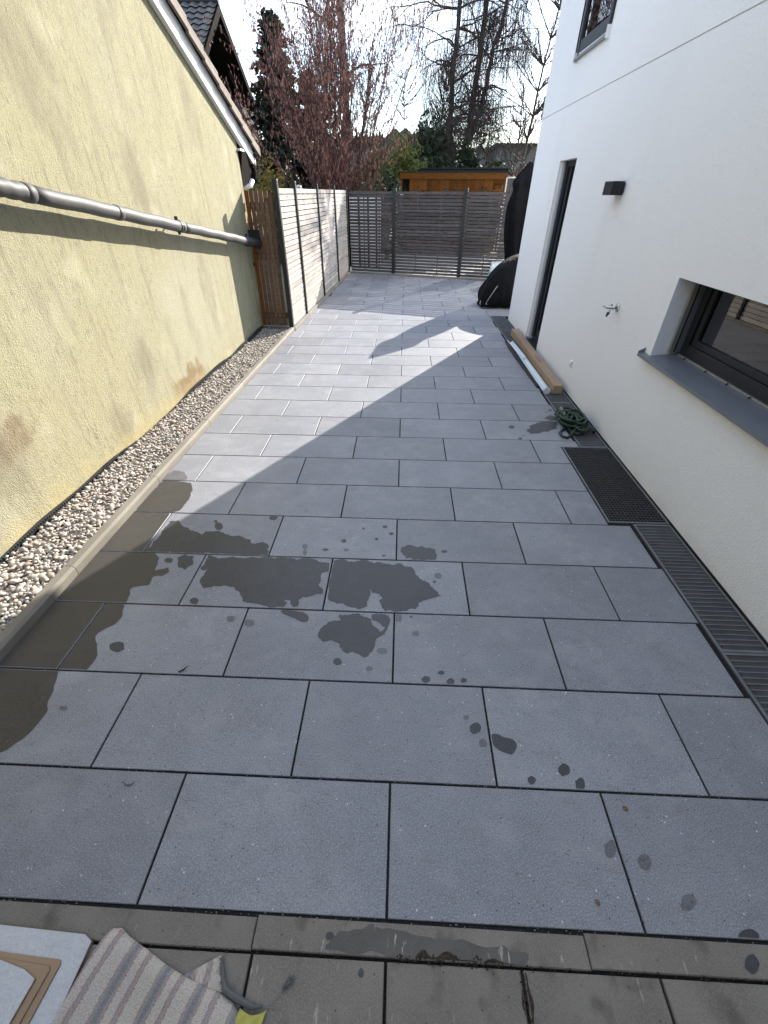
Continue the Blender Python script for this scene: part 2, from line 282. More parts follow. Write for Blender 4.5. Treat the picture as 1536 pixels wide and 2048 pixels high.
M['leaf'] = make('dry_leaf', (0.16, 0.10, 0.05), 0.8)

# ------------------------------------------------------------------ mesh helpers
class MB:
    def __init__(s): s.v = []; s.f = []
    def face(s, pts):
        i = len(s.v); s.v += [tuple(p) for p in pts]; s.f.append(tuple(range(i, i+len(pts))))
    def box(s, x0, x1, y0, y1, z0, z1):
        i = len(s.v)
        s.v += [(x0, y0, z0), (x1, y0, z0), (x1, y1, z0), (x0, y1, z0), (x0, y0, z1), (x1, y0, z1), (x1, y1, z1), (x0, y1, z1)]
        s.f += [tuple(i+k for k in q) for q in ((0, 3, 2, 1), (4, 5, 6, 7), (0, 1, 5, 4), (1, 2, 6, 5), (2, 3, 7, 6), (3, 0, 4, 7))]; return s
    def hexa(s, p):                       # eight corners, bottom four then top four (both anticlockwise)
        i = len(s.v); s.v += [tuple(q) for q in p]
        s.f += [tuple(i+k for k in q) for q in ((0, 3, 2, 1), (4, 5, 6, 7), (0, 1, 5, 4), (1, 2, 6, 5), (2, 3, 7, 6), (3, 0, 4, 7))]; return s
    def bar(s, a, b, w, h, up=(0, 0, 1)):  # rectangular bar from a to b
        a, b, up = Vector(a), Vector(b), Vector(up); d = (b-a).normalized()
        sd = d.cross(up).normalized(); u = sd.cross(d)
        c = [a-sd*w/2-u*h/2, a+sd*w/2-u*h/2, b+sd*w/2-u*h/2, b-sd*w/2-u*h/2]
        return s.hexa([*c, *[q+u*h for q in c]])
    def prism(s, poly, z0, z1, ch=0.0):    # vertical prism, chamfered top edge, poly anticlockwise
        n = len(poly); i = len(s.v)
        if ch:
            cx = sum(p[0] for p in poly)/n; cyy = sum(p[1] for p in poly)/n
            inner = inset(poly, ch)
            s.v += [(p[0], p[1], z0) for p in poly] + [(p[0], p[1], z1-ch) for p in poly] + [(p[0], p[1], z1) for p in inner]
            rings = 3
        else:
            s.v += [(p[0], p[1], z0) for p in poly] + [(p[0], p[1], z1) for p in poly]; rings = 2
        for r in range(rings-1):
            for k in range(n):
                s.f.append((i+r*n+k, i+r*n+(k+1) % n, i+(r+1)*n+(k+1) % n, i+(r+1)*n+k))
        s.f.append(tuple(i+(rings-1)*n+k for k in range(n))); s.f.append(tuple(i+k for k in reversed(range(n)))); return s
    def tube(s, pts, rad, sides=8, caps=True):
        pts = [Vector(p) for p in pts]; n = len(pts)
        if not hasattr(rad, '__len__'): rad = [rad]*n
        ref = None; i0 = len(s.v)
        for k in range(n):
            d = (pts[min(k+1, n-1)]-pts[max(k-1, 0)])
            if d.length < 1e-9: d = Vector((0, 0, 1))
            d.normalize()
            if ref is None: ref = d.orthogonal().normalized()
            else:
                ref = ref-d*ref.dot(d); ref = ref.normalized() if ref.length > 1e-6 else d.orthogonal().normalized()
            w = d.cross(ref)
            for j in range(sides):
                t = 2*math.pi*j/sides; s.v.append(tuple(pts[k]+(ref*math.cos(t)+w*math.sin(t))*rad[k]))
        for k in range(n-1):
            for j in range(sides):
                s.f.append((i0+k*sides+j, i0+k*sides+(j+1) % sides, i0+(k+1)*sides+(j+1) % sides, i0+(k+1)*sides+j))
        if caps:
            s.f.append(tuple(i0+j for j in reversed(range(sides)))); s.f.append(tuple(i0+(n-1)*sides+j for j in range(sides)))
        return s
    def loft(s, rings, caps=True, closed=True):
        i0 = len(s.v); m = len(rings[0])
        for r in rings: s.v += [tuple(p) for p in r]
        for k in range(len(rings)-1):
            for j in range(m if closed else m-1):
                s.f.append((i0+k*m+j, i0+k*m+(j+1) % m, i0+(k+1)*m+(j+1) % m, i0+(k+1)*m+j))
        if caps: s.f.append(tuple(i0+j for j in reversed(range(m)))); s.f.append(tuple(i0+(len(rings)-1)*m+j for j in range(m)))
        return s
    def build(s, name, mat, parent=None, smooth=False, kind=None, label=None, cat=None, group=None, bevel=0.0):
        me = bpy.data.meshes.new(name); off = wloc(parent)
        v = s.v if not parent else [(p[0]-off.x, p[1]-off.y, p[2]-off.z) for p in s.v]
        me.from_pydata(v, [], s.f); me.update()
        if smooth: me.polygons.foreach_set('use_smooth', [True]*len(me.polygons))
        o = bpy.data.objects.new(name, me); col.objects.link(o); o.parent = parent
        me.materials.append(M[mat] if isinstance(mat, str) else mat)
        if bevel:
            bm = bmesh.new(); bm.from_mesh(me)
            bmesh.ops.remove_doubles(bm, verts=bm.verts, dist=1e-5)
            bmesh.ops.bevel(bm, geom=[ed for ed in bm.edges if len(ed.link_faces) == 2 and ed.calc_face_angle(0) > 0.5], offset=bevel, segments=2, affect='EDGES', profile=0.6)
            bm.to_mesh(me); bm.free()
        tag(o, label, cat, group, kind); return o
def wloc(o):
    v = Vector((0, 0, 0))
    while o: v += o.location; o = o.parent
    return v
def tag(o, label=None, cat=None, group=None, kind=None):
    if label: o['label'] = label
    if cat: o['category'] = cat
    if group: o['group'] = group
    if kind: o['kind'] = kind
    return o
def thing(name, loc, label=None, cat=None, group=None, kind=None, parent=None):
    o = bpy.data.objects.new(name, None); col.objects.link(o); o.empty_display_size = 0.1
    o.parent = parent; o.location = Vector(loc)-wloc(parent) if parent else Vector(loc)
    return tag(o, label, cat, group, kind)
def inst(name, me, loc, rot, parent, mat=None):     # a further piece sharing mesh data
    o = bpy.data.objects.new(name, me); col.objects.link(o); o.parent = parent
    o.location = Vector(loc)-wloc(parent); o.rotation_euler = rot; return o
def inset(poly, d):
    n = len(poly); out = []
    for k in range(n):
        p0, p1, p2 = Vector(poly[k-1]), Vector(poly[k]), Vector(poly[(k+1) % n])
        e1 = (p1-p0).normalized(); e2 = (p2-p1).normalized()
        n1 = Vector((-e1.y, e1.x)); n2 = Vector((-e2.y, e2.x)); bs = n1+n2
        L = max(0.3, bs.length); bs = bs/bs.length if bs.length > 1e-6 else n1
        out.append(tuple(p1+bs*(d/max(0.35, L/2))))
    return out
def clip(poly, a, b, c):                  # keep a*x + b*y <= c
    out = []
    for k in range(len(poly)):
        p, q = poly[k], poly[(k+1) % len(poly)]
        dp, dq = a*p[0]+b*p[1]-c, a*q[0]+b*q[1]-c
        if dp <= 0: out.append(p)
        if (dp < 0 < dq) or (dq < 0 < dp):
            t = dp/(dp-dq); out.append((p[0]+(q[0]-p[0])*t, p[1]+(q[1]-p[1])*t))
    r = []
    for p in out:
        if not r or math.hypot(p[0]-r[-1][0], p[1]-r[-1][1]) > 1e-5: r.append(p)
    if len(r) > 1 and math.hypot(r[0][0]-r[-1][0], r[0][1]-r[-1][1]) < 1e-5: r.pop()
    return r
def area(poly): return 0.5*sum(poly[k][0]*poly[(k+1) % len(poly)][1]-poly[(k+1) % len(poly)][0]*poly[k][1] for k in range(len(poly)))
def rough_edge(poly, amp, sub, seed):     # crinkle an outline
    rr = random.Random(seed); out = []
    for k in range(len(poly)):
        p, q = Vector(poly[k]), Vector(poly[(k+1) % len(poly)])
        L = (q-p).length; n = max(1, min(6, int(L/sub)))
        nn = Vector((-(q-p).y, (q-p).x)).normalized() if L > 1e-6 else Vector((0, 0))
        for j in range(n):
            w = p+(q-p)*(j/n); h = rr.uniform(-1, 1)*amp
            out.append(tuple(w+nn*h))
    return out

def chaikin(p, n=2):
    for _ in range(n):
        q = []
        for k in range(len(p)):
            a0, b0 = p[k], p[(k+1) % len(p)]
            q += [(a0[0]*.75+b0[0]*.25, a0[1]*.75+b0[1]*.25), (a0[0]*.25+b0[0]*.75, a0[1]*.25+b0[1]*.75)]
        p = q
    return p
def pieces(name, mat, parent, mbs, **kw):
    return [m_.build(name, mat, parent, **kw) for m_ in mbs]
STAINS=[(0,[(-1.178,1.642),(-1.106,1.620),(-1.022,1.632),(-0.931,1.625),(-0.818,1.641),(-0.708,1.635),(-0.619,1.631),(-0.553,1.645),(-0.502,1.630),(-0.417,1.606),(-0.411,1.544),(-0.445,1.517),(-0.454,1.483),(-0.435,1.453),(-0.451,1.416),(-0.406,1.382),(-0.411,1.358),(-0.472,1.350),(-0.495,1.331),(-0.519,1.318),(-0.542,1.299),(-0.561,1.309),(-0.584,1.292),(-0.618,1.302),(-0.602,1.254),(-0.617,1.247),(-0.697,1.254),(-0.767,1.258),(-0.824,1.271),(-0.872,1.314),(-0.892,1.348),(-0.930,1.382),(-0.991,1.399),(-1.042,1.389),(-1.108,1.369),(-1.142,1.409),(-1.152,1.459),(-1.144,1.512),(-1.173,1.564),(-1.179,1.605)]),(0,[(-0.390,1.635),(-0.348,1.643),(-0.268,1.624),(-0.212,1.643),(-0.133,1.630),(-0.056,1.614),(0.011,1.626),(0.078,1.593),(0.125,1.542),(0.151,1.492),(0.204,1.445),(0.267,1.369),(0.199,1.350),(0.137,1.313),(0.110,1.268),(0.059,1.261),(-0.001,1.248),(-0.052,1.256),(-0.088,1.292),(-0.095,1.325),(-0.072,1.338),(-0.092,1.372),(-0.128,1.382),(-0.147,1.405),(-0.152,1.346),(-0.156,1.278),(-0.198,1.265),(-0.242,1.274),(-0.268,1.273),(-0.296,1.294),(-0.329,1.281),(-0.369,1.313),(-0.384,1.336),(-0.388,1.406),(-0.391,1.481),(-0.391,1.559)]),(0,[(-0.346,1.153),(-0.299,1.176),(-0.304,1.217),(-0.261,1.209),(-0.203,1.222),(-0.177,1.212),(-0.133,1.193),(-0.122,1.153),(-0.097,1.134),(-0.079,1.115),(-0.056,1.136),(-0.082,1.165),(-0.116,1.184),(-0.126,1.214),(-0.076,1.229),(-0.034,1.219),(-0.021,1.178),(-0.031,1.127),(-0.054,1.096),(-0.093,1.066),(-0.106,1.028),(-0.112,0.991),(-0.141,0.958),(-0.172,0.962),(-0.204,0.979),(-0.234,0.968),(-0.268,0.994),(-0.279,1.020),(-0.274,1.039),(-0.322,1.043),(-0.362,1.045),(-0.391,1.072),(-0.389,1.111)]),(0,[(-0.630,1.229),(-0.589,1.235),(-0.535,1.226),(-0.491,1.220),(-0.460,1.189),(-0.463,1.158),(-0.495,1.153),(-0.533,1.176),(-0.570,1.191),(-0.607,1.204)]),(0,[(-1.574,1.979),(-1.510,1.982),(-1.449,1.916),(-1.399,1.875),(-1.344,1.871),(-1.301,1.840),(-1.284,1.880),(-1.221,1.883),(-1.158,1.853),(-1.109,1.833),(-1.060,1.845),(-0.996,1.806),(-0.961,1.792),(-0.922,1.763),(-0.875,1.781),(-0.831,1.767),(-0.799,1.659),(-0.921,1.659),(-1.060,1.656),(-1.199,1.656),(-1.400,1.658),(-1.597,1.652),(-1.582,1.703),(-1.578,1.780),(-1.574,1.860),(-1.573,1.927)]),(1,[(-1.626,2.451),(-1.570,2.345),(-1.547,2.203),(-1.556,2.088),(-1.611,2.060),(-1.864,2.048),(-1.884,2.130),(-1.870,2.289),(-1.853,2.486),(-1.763,2.481)]),(1,[(-1.883,2.062),(-1.607,2.056),(-1.590,1.649),(-1.881,1.636)]),(1,[(-1.515,1.647),(-1.475,1.606),(-1.459,1.551),(-1.453,1.498),(-1.381,1.528),(-1.353,1.489),(-1.386,1.456),(-1.438,1.446),(-1.430,1.384),(-1.490,1.365),(-1.522,1.356),(-1.506,1.309),(-1.488,1.252),(-1.503,1.236),(-1.924,1.217),(-1.924,1.658)]),(0,[(-1.369,1.611),(-1.330,1.635),(-1.258,1.630),(-1.250,1.561),(-1.269,1.514),(-1.324,1.530)]),(1,[(-1.493,1.234),(-1.476,1.187),(-1.459,1.125),(-1.475,1.093),(-1.513,1.072),(-1.531,1.032),(-1.517,0.994),(-1.480,0.959),(-1.456,0.906),(-1.454,0.863),(-1.463,0.828),(-1.929,0.807),(-1.942,1.244)]),(1,[(-1.593,0.825),(-1.558,0.745),(-1.544,0.678),(-1.512,0.634),(-1.511,0.579),(-1.528,0.542),(-1.550,0.485),(-1.589,0.454),(-1.672,0.403),(-1.948,0.391),(-2.036,0.833)]),(2,[(-1.841,2.628),(-1.742,2.609),(-1.678,2.517),(-1.690,2.485),(-1.861,2.477),(-1.872,2.555)]),(0,[(0.029,1.770),(0.080,1.796),(0.160,1.788),(0.239,1.762),(0.252,1.712),(0.243,1.664),(0.137,1.659),(0.059,1.675),(0.030,1.717)]),(0,[(0.415,0.614),(0.444,0.615),(0.467,0.601),(0.503,0.597),(0.518,0.573),(0.503,0.548),(0.485,0.532),(0.456,0.541),(0.428,0.554),(0.412,0.578)]),(0,[(1.568,3.726),(1.522,3.563),(1.470,3.532),(1.409,3.487),(1.355,3.471),(1.311,3.442),(1.248,3.433),(1.215,3.478),(1.215,3.506),(1.256,3.550),(1.264,3.608),(1.304,3.645),(1.355,3.671),(1.431,3.720)]),(0,[(1.447,3.781),(1.486,3.830),(1.536,3.871),(1.592,3.835),(1.600,3.749),(1.515,3.745)]),(0,[(-1.353,0.964),(-1.340,0.949),(-1.354,0.942),(-1.361,0.933),(-1.378,0.933),(-1.395,0.939),(-1.414,0.946),(-1.425,0.961),(-1.432,0.977),(-1.421,0.985),(-1.409,0.990),(-1.395,0.993),(-1.376,0.992),(-1.359,0.979)]),(2,[(-0.853,1.162),(-0.857,1.153),(-0.856,1.143),(-0.867,1.142),(-0.876,1.138),(-0.888,1.143),(-0.896,1.151),(-0.900,1.159),(-0.900,1.168),(-0.899,1.177),(-0.888,1.178),(-0.879,1.179),(-0.869,1.177),(-0.858,1.172)]),(2,[(-0.745,1.140),(-0.741,1.129),(-0.748,1.121),(-0.757,1.115),(-0.770,1.115),(-0.781,1.120),(-0.795,1.125),(-0.795,1.137),(-0.801,1.148),(-0.795,1.157),(-0.783,1.160),(-0.771,1.160),(-0.759,1.157),(-0.747,1.150)]),(0,[(-1.094,1.274),(-1.097,1.266),(-1.098,1.256),(-1.104,1.249),(-1.117,1.253),(-1.129,1.253),(-1.139,1.262),(-1.146,1.272),(-1.148,1.282),(-1.140,1.288),(-1.136,1.297),(-1.123,1.296),(-1.111,1.293),(-1.103,1.283)]),(0,[(-1.190,1.935),(-1.183,1.914),(-1.186,1.897),(-1.197,1.891),(-1.209,1.888),(-1.223,1.898),(-1.238,1.912),(-1.245,1.932),(-1.250,1.951),(-1.249,1.968),(-1.238,1.973),(-1.226,1.970),(-1.214,1.964),(-1.201,1.952)]),(0,[(-1.245,1.984),(-1.245,1.978),(-1.245,1.972),(-1.250,1.969),(-1.256,1.970),(-1.262,1.971),(-1.267,1.977),(-1.270,1.982),(-1.271,1.988),(-1.271,1.995),(-1.265,1.995),(-1.260,1.998),(-1.254,1.994),(-1.248,1.989)]),(0,[(-0.836,2.045),(-0.843,2.034),(-0.844,2.021),(-0.855,2.013),(-0.869,2.013),(-0.884,2.018),(-0.895,2.029),(-0.898,2.042),(-0.897,2.053),(-0.891,2.062),(-0.882,2.069),(-0.870,2.069),(-0.858,2.063),(-0.848,2.055)]),(0,[(-0.331,1.818),(-0.332,1.809),(-0.337,1.803),(-0.343,1.798),(-0.350,1.799),(-0.357,1.802),(-0.362,1.808),(-0.365,1.816),(-0.366,1.825),(-0.361,1.832),(-0.354,1.833),(-0.347,1.838),(-0.340,1.833),(-0.336,1.825)]),(2,[(-0.303,1.731),(-0.307,1.725),(-0.309,1.718),(-0.317,1.717),(-0.325,1.714),(-0.334,1.717),(-0.338,1.723),(-0.340,1.730),(-0.340,1.736),(-0.336,1.742),(-0.328,1.743),(-0.321,1.743),(-0.313,1.742),(-0.306,1.738)]),(0,[(-0.432,1.728),(-0.437,1.723),(-0.441,1.719),(-0.448,1.716),(-0.457,1.716),(-0.466,1.717),(-0.473,1.721),(-0.475,1.726),(-0.472,1.731),(-0.469,1.736),(-0.460,1.738),(-0.452,1.738),(-0.445,1.736),(-0.435,1.734)]),(2,[(-0.574,1.749),(-0.575,1.738),(-0.576,1.728),(-0.583,1.725),(-0.590,1.725),(-0.597,1.729),(-0.605,1.736),(-0.607,1.747),(-0.611,1.760),(-0.608,1.771),(-0.599,1.771),(-0.592,1.774),(-0.583,1.772),(-0.577,1.760)]),(2,[(-0.567,1.696),(-0.569,1.685),(-0.569,1.673),(-0.572,1.666),(-0.578,1.667),(-0.584,1.673),(-0.589,1.681),(-0.594,1.694),(-0.593,1.707),(-0.594,1.720),(-0.589,1.724),(-0.583,1.720),(-0.578,1.718),(-0.572,1.709)]),(0,[(-0.222,1.949),(-0.223,1.944),(-0.224,1.940),(-0.228,1.938),(-0.231,1.939),(-0.235,1.940),(-0.238,1.943),(-0.239,1.948),(-0.238,1.952),(-0.237,1.957),(-0.233,1.957),(-0.229,1.958),(-0.225,1.957),(-0.222,1.953)]),(0,[(-0.124,1.846),(-0.124,1.840),(-0.128,1.836),(-0.132,1.832),(-0.137,1.834),(-0.143,1.835),(-0.145,1.840),(-0.148,1.845),(-0.147,1.851),(-0.143,1.854),(-0.139,1.858),(-0.134,1.858),(-0.129,1.855),(-0.126,1.851)]),(0,[(-0.070,1.976),(-0.069,1.970),(-0.074,1.964),(-0.081,1.964),(-0.088,1.962),(-0.095,1.965),(-0.101,1.968),(-0.102,1.974),(-0.102,1.981),(-0.097,1.986),(-0.089,1.988),(-0.082,1.988),(-0.074,1.987),(-0.069,1.982)]),(0,[(-0.024,1.905),(-0.026,1.897),(-0.030,1.890),(-0.037,1.891),(-0.043,1.889),(-0.048,1.893),(-0.054,1.896),(-0.056,1.903),(-0.053,1.910),(-0.050,1.917),(-0.044,1.918),(-0.038,1.919),(-0.031,1.919),(-0.028,1.912)]),(0,[(-0.071,1.689),(-0.071,1.686),(-0.074,1.683),(-0.079,1.680),(-0.084,1.681),(-0.089,1.681),(-0.091,1.685),(-0.094,1.688),(-0.093,1.692),(-0.090,1.696),(-0.085,1.696),(-0.080,1.696),(-0.074,1.696),(-0.071,1.693)]),(0,[(0.320,1.745),(0.317,1.738),(0.310,1.734),(0.304,1.730),(0.297,1.731),(0.289,1.731),(0.285,1.737),(0.281,1.743),(0.284,1.750),(0.292,1.754),(0.298,1.758),(0.306,1.757),(0.313,1.756),(0.319,1.751)]),(2,[(0.271,1.528),(0.268,1.517),(0.261,1.509),(0.252,1.502),(0.243,1.507),(0.233,1.506),(0.231,1.517),(0.226,1.526),(0.229,1.537),(0.237,1.544),(0.245,1.552),(0.255,1.551),(0.264,1.548),(0.267,1.537)]),(0,[(0.232,1.478),(0.231,1.474),(0.229,1.470),(0.225,1.469),(0.221,1.468),(0.218,1.470),(0.216,1.474),(0.214,1.478),(0.216,1.482),(0.219,1.485),(0.222,1.488),(0.226,1.487),(0.230,1.486),(0.232,1.482)]),(2,[(0.038,1.207),(0.036,1.194),(0.031,1.182),(0.022,1.179),(0.013,1.177),(0.004,1.181),(-0.001,1.193),(-0.001,1.205),(-0.001,1.218),(0.004,1.228),(0.012,1.235),(0.021,1.235),(0.029,1.228),(0.034,1.218)]),(2,[(0.126,1.110),(0.126,1.103),(0.119,1.098),(0.112,1.093),(0.103,1.095),(0.095,1.097),(0.088,1.101),(0.088,1.109),(0.092,1.115),(0.096,1.120),(0.103,1.123),(0.112,1.127),(0.121,1.123),(0.123,1.116)]),(0,[(0.092,1.216),(0.092,1.213),(0.090,1.211),(0.087,1.209),(0.084,1.210),(0.081,1.210),(0.080,1.212),(0.079,1.215),(0.079,1.218),(0.082,1.220),(0.084,1.221),(0.087,1.221),(0.090,1.220),(0.092,1.218)]),(0,[(-0.254,0.929),(-0.254,0.920),(-0.260,0.912),(-0.268,0.910),(-0.277,0.908),(-0.285,0.913),(-0.293,0.918),(-0.297,0.927),(-0.295,0.936),(-0.290,0.943),(-0.283,0.948),(-0.273,0.947),(-0.265,0.944),(-0.260,0.937)]),(2,[(-0.100,0.897),(-0.103,0.890),(-0.108,0.886),(-0.114,0.884),(-0.120,0.882),(-0.129,0.882),(-0.131,0.889),(-0.134,0.895),(-0.134,0.902),(-0.129,0.907),(-0.123,0.913),(-0.116,0.909),(-0.109,0.907),(-0.102,0.904)]),(2,[(-0.035,0.998),(-0.037,0.990),(-0.044,0.982),(-0.056,0.979),(-0.067,0.980),(-0.076,0.984),(-0.086,0.988),(-0.089,0.996),(-0.087,1.004),(-0.080,1.011),(-0.069,1.014),(-0.057,1.016),(-0.047,1.012),(-0.038,1.007)]),(0,[(0.170,0.853),(0.172,0.845),(0.162,0.841),(0.155,0.834),(0.145,0.835),(0.135,0.837),(0.132,0.844),(0.129,0.851),(0.132,0.859),(0.139,0.864),(0.146,0.870),(0.156,0.868),(0.164,0.866),(0.172,0.861)]),(0,[(0.240,0.890),(0.238,0.885),(0.234,0.881),(0.227,0.879),(0.220,0.878),(0.215,0.881),(0.208,0.883),(0.210,0.889),(0.209,0.894),(0.216,0.897),(0.222,0.901),(0.229,0.902),(0.236,0.899),(0.239,0.895)]),(0,[(0.285,0.847),(0.281,0.840),(0.275,0.834),(0.268,0.829),(0.259,0.828),(0.253,0.832),(0.248,0.838),(0.244,0.845),(0.250,0.853),(0.256,0.858),(0.262,0.864),(0.271,0.864),(0.277,0.859),(0.282,0.854)]),(0,[(0.342,0.854),(0.340,0.849),(0.335,0.844),(0.329,0.843),(0.322,0.841),(0.317,0.843),(0.314,0.848),(0.311,0.853),(0.315,0.858),(0.319,0.863),(0.325,0.867),(0.332,0.866),(0.337,0.864),(0.342,0.860)]),(2,[(-1.432,0.646),(-1.434,0.641),(-1.433,0.636),(-1.439,0.633),(-1.449,0.634),(-1.458,0.636),(-1.465,0.639),(-1.469,0.644),(-1.471,0.649),(-1.469,0.653),(-1.462,0.654),(-1.454,0.654),(-1.445,0.655),(-1.439,0.650)]),(0,[(-1.382,1.588),(-1.379,1.578),(-1.380,1.568),(-1.390,1.564),(-1.403,1.564),(-1.416,1.570),(-1.428,1.575),(-1.436,1.585),(-1.436,1.595),(-1.431,1.603),(-1.424,1.609),(-1.411,1.608),(-1.398,1.605),(-1.385,1.598)]),(0,[(-1.143,1.530),(-1.142,1.521),(-1.145,1.514),(-1.153,1.511),(-1.160,1.506),(-1.170,1.514),(-1.181,1.518),(-1.182,1.528),(-1.189,1.539),(-1.181,1.544),(-1.178,1.553),(-1.167,1.550),(-1.158,1.544),(-1.148,1.540)]),(0,[(-0.534,1.284),(-0.535,1.270),(-0.538,1.258),(-0.549,1.256),(-0.558,1.252),(-0.568,1.261),(-0.576,1.270),(-0.585,1.281),(-0.584,1.295),(-0.580,1.307),(-0.572,1.315),(-0.560,1.316),(-0.550,1.305),(-0.539,1.298)]),(2,[(0.332,0.680),(0.327,0.675),(0.324,0.670),(0.319,0.667),(0.313,0.669),(0.309,0.671),(0.306,0.674),(0.303,0.678),(0.307,0.683),(0.309,0.688),(0.315,0.688),(0.321,0.689),(0.327,0.689),(0.330,0.685)]),(0,[(0.377,0.635),(0.373,0.626),(0.367,0.618),(0.356,0.614),(0.345,0.609),(0.334,0.613),(0.328,0.622),(0.328,0.633),(0.331,0.644),(0.341,0.652),(0.351,0.656),(0.364,0.660),(0.372,0.653),(0.377,0.645)]),(2,[(0.393,0.575),(0.391,0.567),(0.384,0.560),(0.376,0.558),(0.369,0.558),(0.362,0.559),(0.359,0.566),(0.360,0.574),(0.360,0.582),(0.367,0.588),(0.374,0.592),(0.382,0.594),(0.386,0.587),(0.391,0.583)]),(0,[(0.705,0.488),(0.701,0.477),(0.692,0.467),(0.680,0.466),(0.668,0.460),(0.663,0.469),(0.657,0.475),(0.658,0.486),(0.663,0.496),(0.674,0.502),(0.683,0.511),(0.693,0.508),(0.700,0.504),(0.706,0.498)]),(0,[(0.561,0.443),(0.557,0.436),(0.551,0.431),(0.544,0.427),(0.537,0.427),(0.533,0.432),(0.529,0.436),(0.530,0.442),(0.529,0.449),(0.537,0.453),(0.544,0.458),(0.551,0.458),(0.556,0.454),(0.562,0.450)]),(0,[(0.747,0.437),(0.743,0.427),(0.735,0.417),(0.725,0.412),(0.716,0.414),(0.712,0.419),(0.708,0.426),(0.711,0.436),(0.712,0.447),(0.723,0.451),(0.731,0.459),(0.740,0.460),(0.748,0.457),(0.748,0.447)]),(2,[(0.792,0.238),(0.785,0.229),(0.777,0.220),(0.766,0.213),(0.754,0.210),(0.745,0.215),(0.744,0.225),(0.748,0.236),(0.749,0.248),(0.763,0.253),(0.774,0.261),(0.785,0.262),(0.793,0.258),(0.795,0.248)]),(2,[(0.892,0.205),(0.889,0.196),(0.879,0.186),(0.866,0.181),(0.857,0.184),(0.850,0.188),(0.848,0.195),(0.845,0.203),(0.851,0.214),(0.863,0.222),(0.875,0.227),(0.887,0.228),(0.891,0.220),(0.896,0.215)]),(2,[(0.992,0.106),(0.980,0.098),(0.970,0.091),(0.958,0.086),(0.947,0.086),(0.937,0.087),(0.933,0.095),(0.941,0.104),(0.946,0.112),(0.955,0.121),(0.967,0.123),(0.980,0.127),(0.991,0.125),(0.992,0.115)]),(0,[(1.139,0.032),(1.133,0.024),(1.120,0.018),(1.105,0.015),(1.089,0.012),(1.077,0.015),(1.078,0.023),(1.074,0.029),(1.081,0.038),(1.096,0.045),(1.113,0.050),(1.128,0.051),(1.137,0.046),(1.144,0.040)]),(0,[(1.116,3.572),(1.112,3.558),(1.104,3.542),(1.088,3.536),(1.073,3.534),(1.064,3.545),(1.057,3.554),(1.059,3.569),(1.061,3.584),(1.071,3.599),(1.087,3.608),(1.103,3.606),(1.112,3.597),(1.118,3.586)]),(0,[(1.594,3.994),(1.593,3.983),(1.581,3.976),(1.571,3.973),(1.561,3.972),(1.553,3.976),(1.548,3.982),(1.550,3.992),(1.554,4.001),(1.560,4.013),(1.572,4.013),(1.582,4.014),(1.595,4.015),(1.597,4.005)]),(0,[(1.526,3.941),(1.522,3.936),(1.519,3.930),(1.514,3.928),(1.509,3.929),(1.506,3.930),(1.503,3.934),(1.504,3.940),(1.506,3.946),(1.511,3.950),(1.516,3.953),(1.521,3.954),(1.524,3.951),(1.527,3.947)]),(0,[(1.137,3.335),(1.137,3.323),(1.128,3.316),(1.119,3.312),(1.111,3.311),(1.102,3.312),(1.102,3.324),(1.101,3.333),(1.107,3.342),(1.111,3.353),(1.121,3.354),(1.128,3.354),(1.137,3.354),(1.138,3.344)]),(0,[(1.173,3.389),(1.170,3.385),(1.166,3.381),(1.161,3.379),(1.156,3.378),(1.152,3.380),(1.150,3.384),(1.149,3.388),(1.151,3.393),(1.155,3.397),(1.161,3.398),(1.166,3.399),(1.169,3.396),(1.173,3.394)]),(0,[(1.104,-0.025),(1.094,-0.034),(1.084,-0.043),(1.072,-0.047),(1.063,-0.047),(1.061,-0.041),(1.053,-0.037),(1.058,-0.027),(1.067,-0.017),(1.078,-0.009),(1.089,-0.006),(1.100,-0.004),(1.101,-0.011),(1.104,-0.017)]),(0,[(-0.164,-0.018),(-0.165,-0.022),(-0.167,-0.026),(-0.172,-0.028),(-0.178,-0.028),(-0.184,-0.028),(-0.188,-0.024),(-0.189,-0.020),(-0.188,-0.015),(-0.186,-0.011),(-0.180,-0.010),(-0.174,-0.009),(-0.168,-0.011),(-0.165,-0.015)]),(0,[(-0.066,-0.092),(-0.067,-0.096),(-0.069,-0.100),(-0.072,-0.102),(-0.075,-0.101),(-0.079,-0.101),(-0.083,-0.097),(-0.083,-0.092),(-0.082,-0.088),(-0.080,-0.085),(-0.077,-0.082),(-0.074,-0.082),(-0.070,-0.083),(-0.068,-0.087)])]
# ------------------------------------------------------------------ ground and patio
W = 0.4131; L = 0.8; GAP = 0.0085
kerb_x = lambda y: -1.929+0.0231*y
fence_y = lambda x: 13.02-0.30*(x+0.28)              # the back fence runs at a slant
fence_x = lambda y: -1.812+0.0405*(y-7.06)           # the left fence
wall_x = lambda y: -2.42+0.019*y                     # the yellow wall
HX = 1.885                                           # the white wall

g = MB(); g.face([(-400, -60, -0.06), (400, -60, -0.06), (400, 700, -0.06), (-400, 700, -0.06)])
g.build('ground', 'ground', kind='structure')
g = MB(); g.prism([(-1.9, 13.7), (6.5, 11.3), (9.0, 14.5), (-1.9, 19.0)], -0.05, -0.02)
g.build('gravel_path', 'pale', kind='structure')

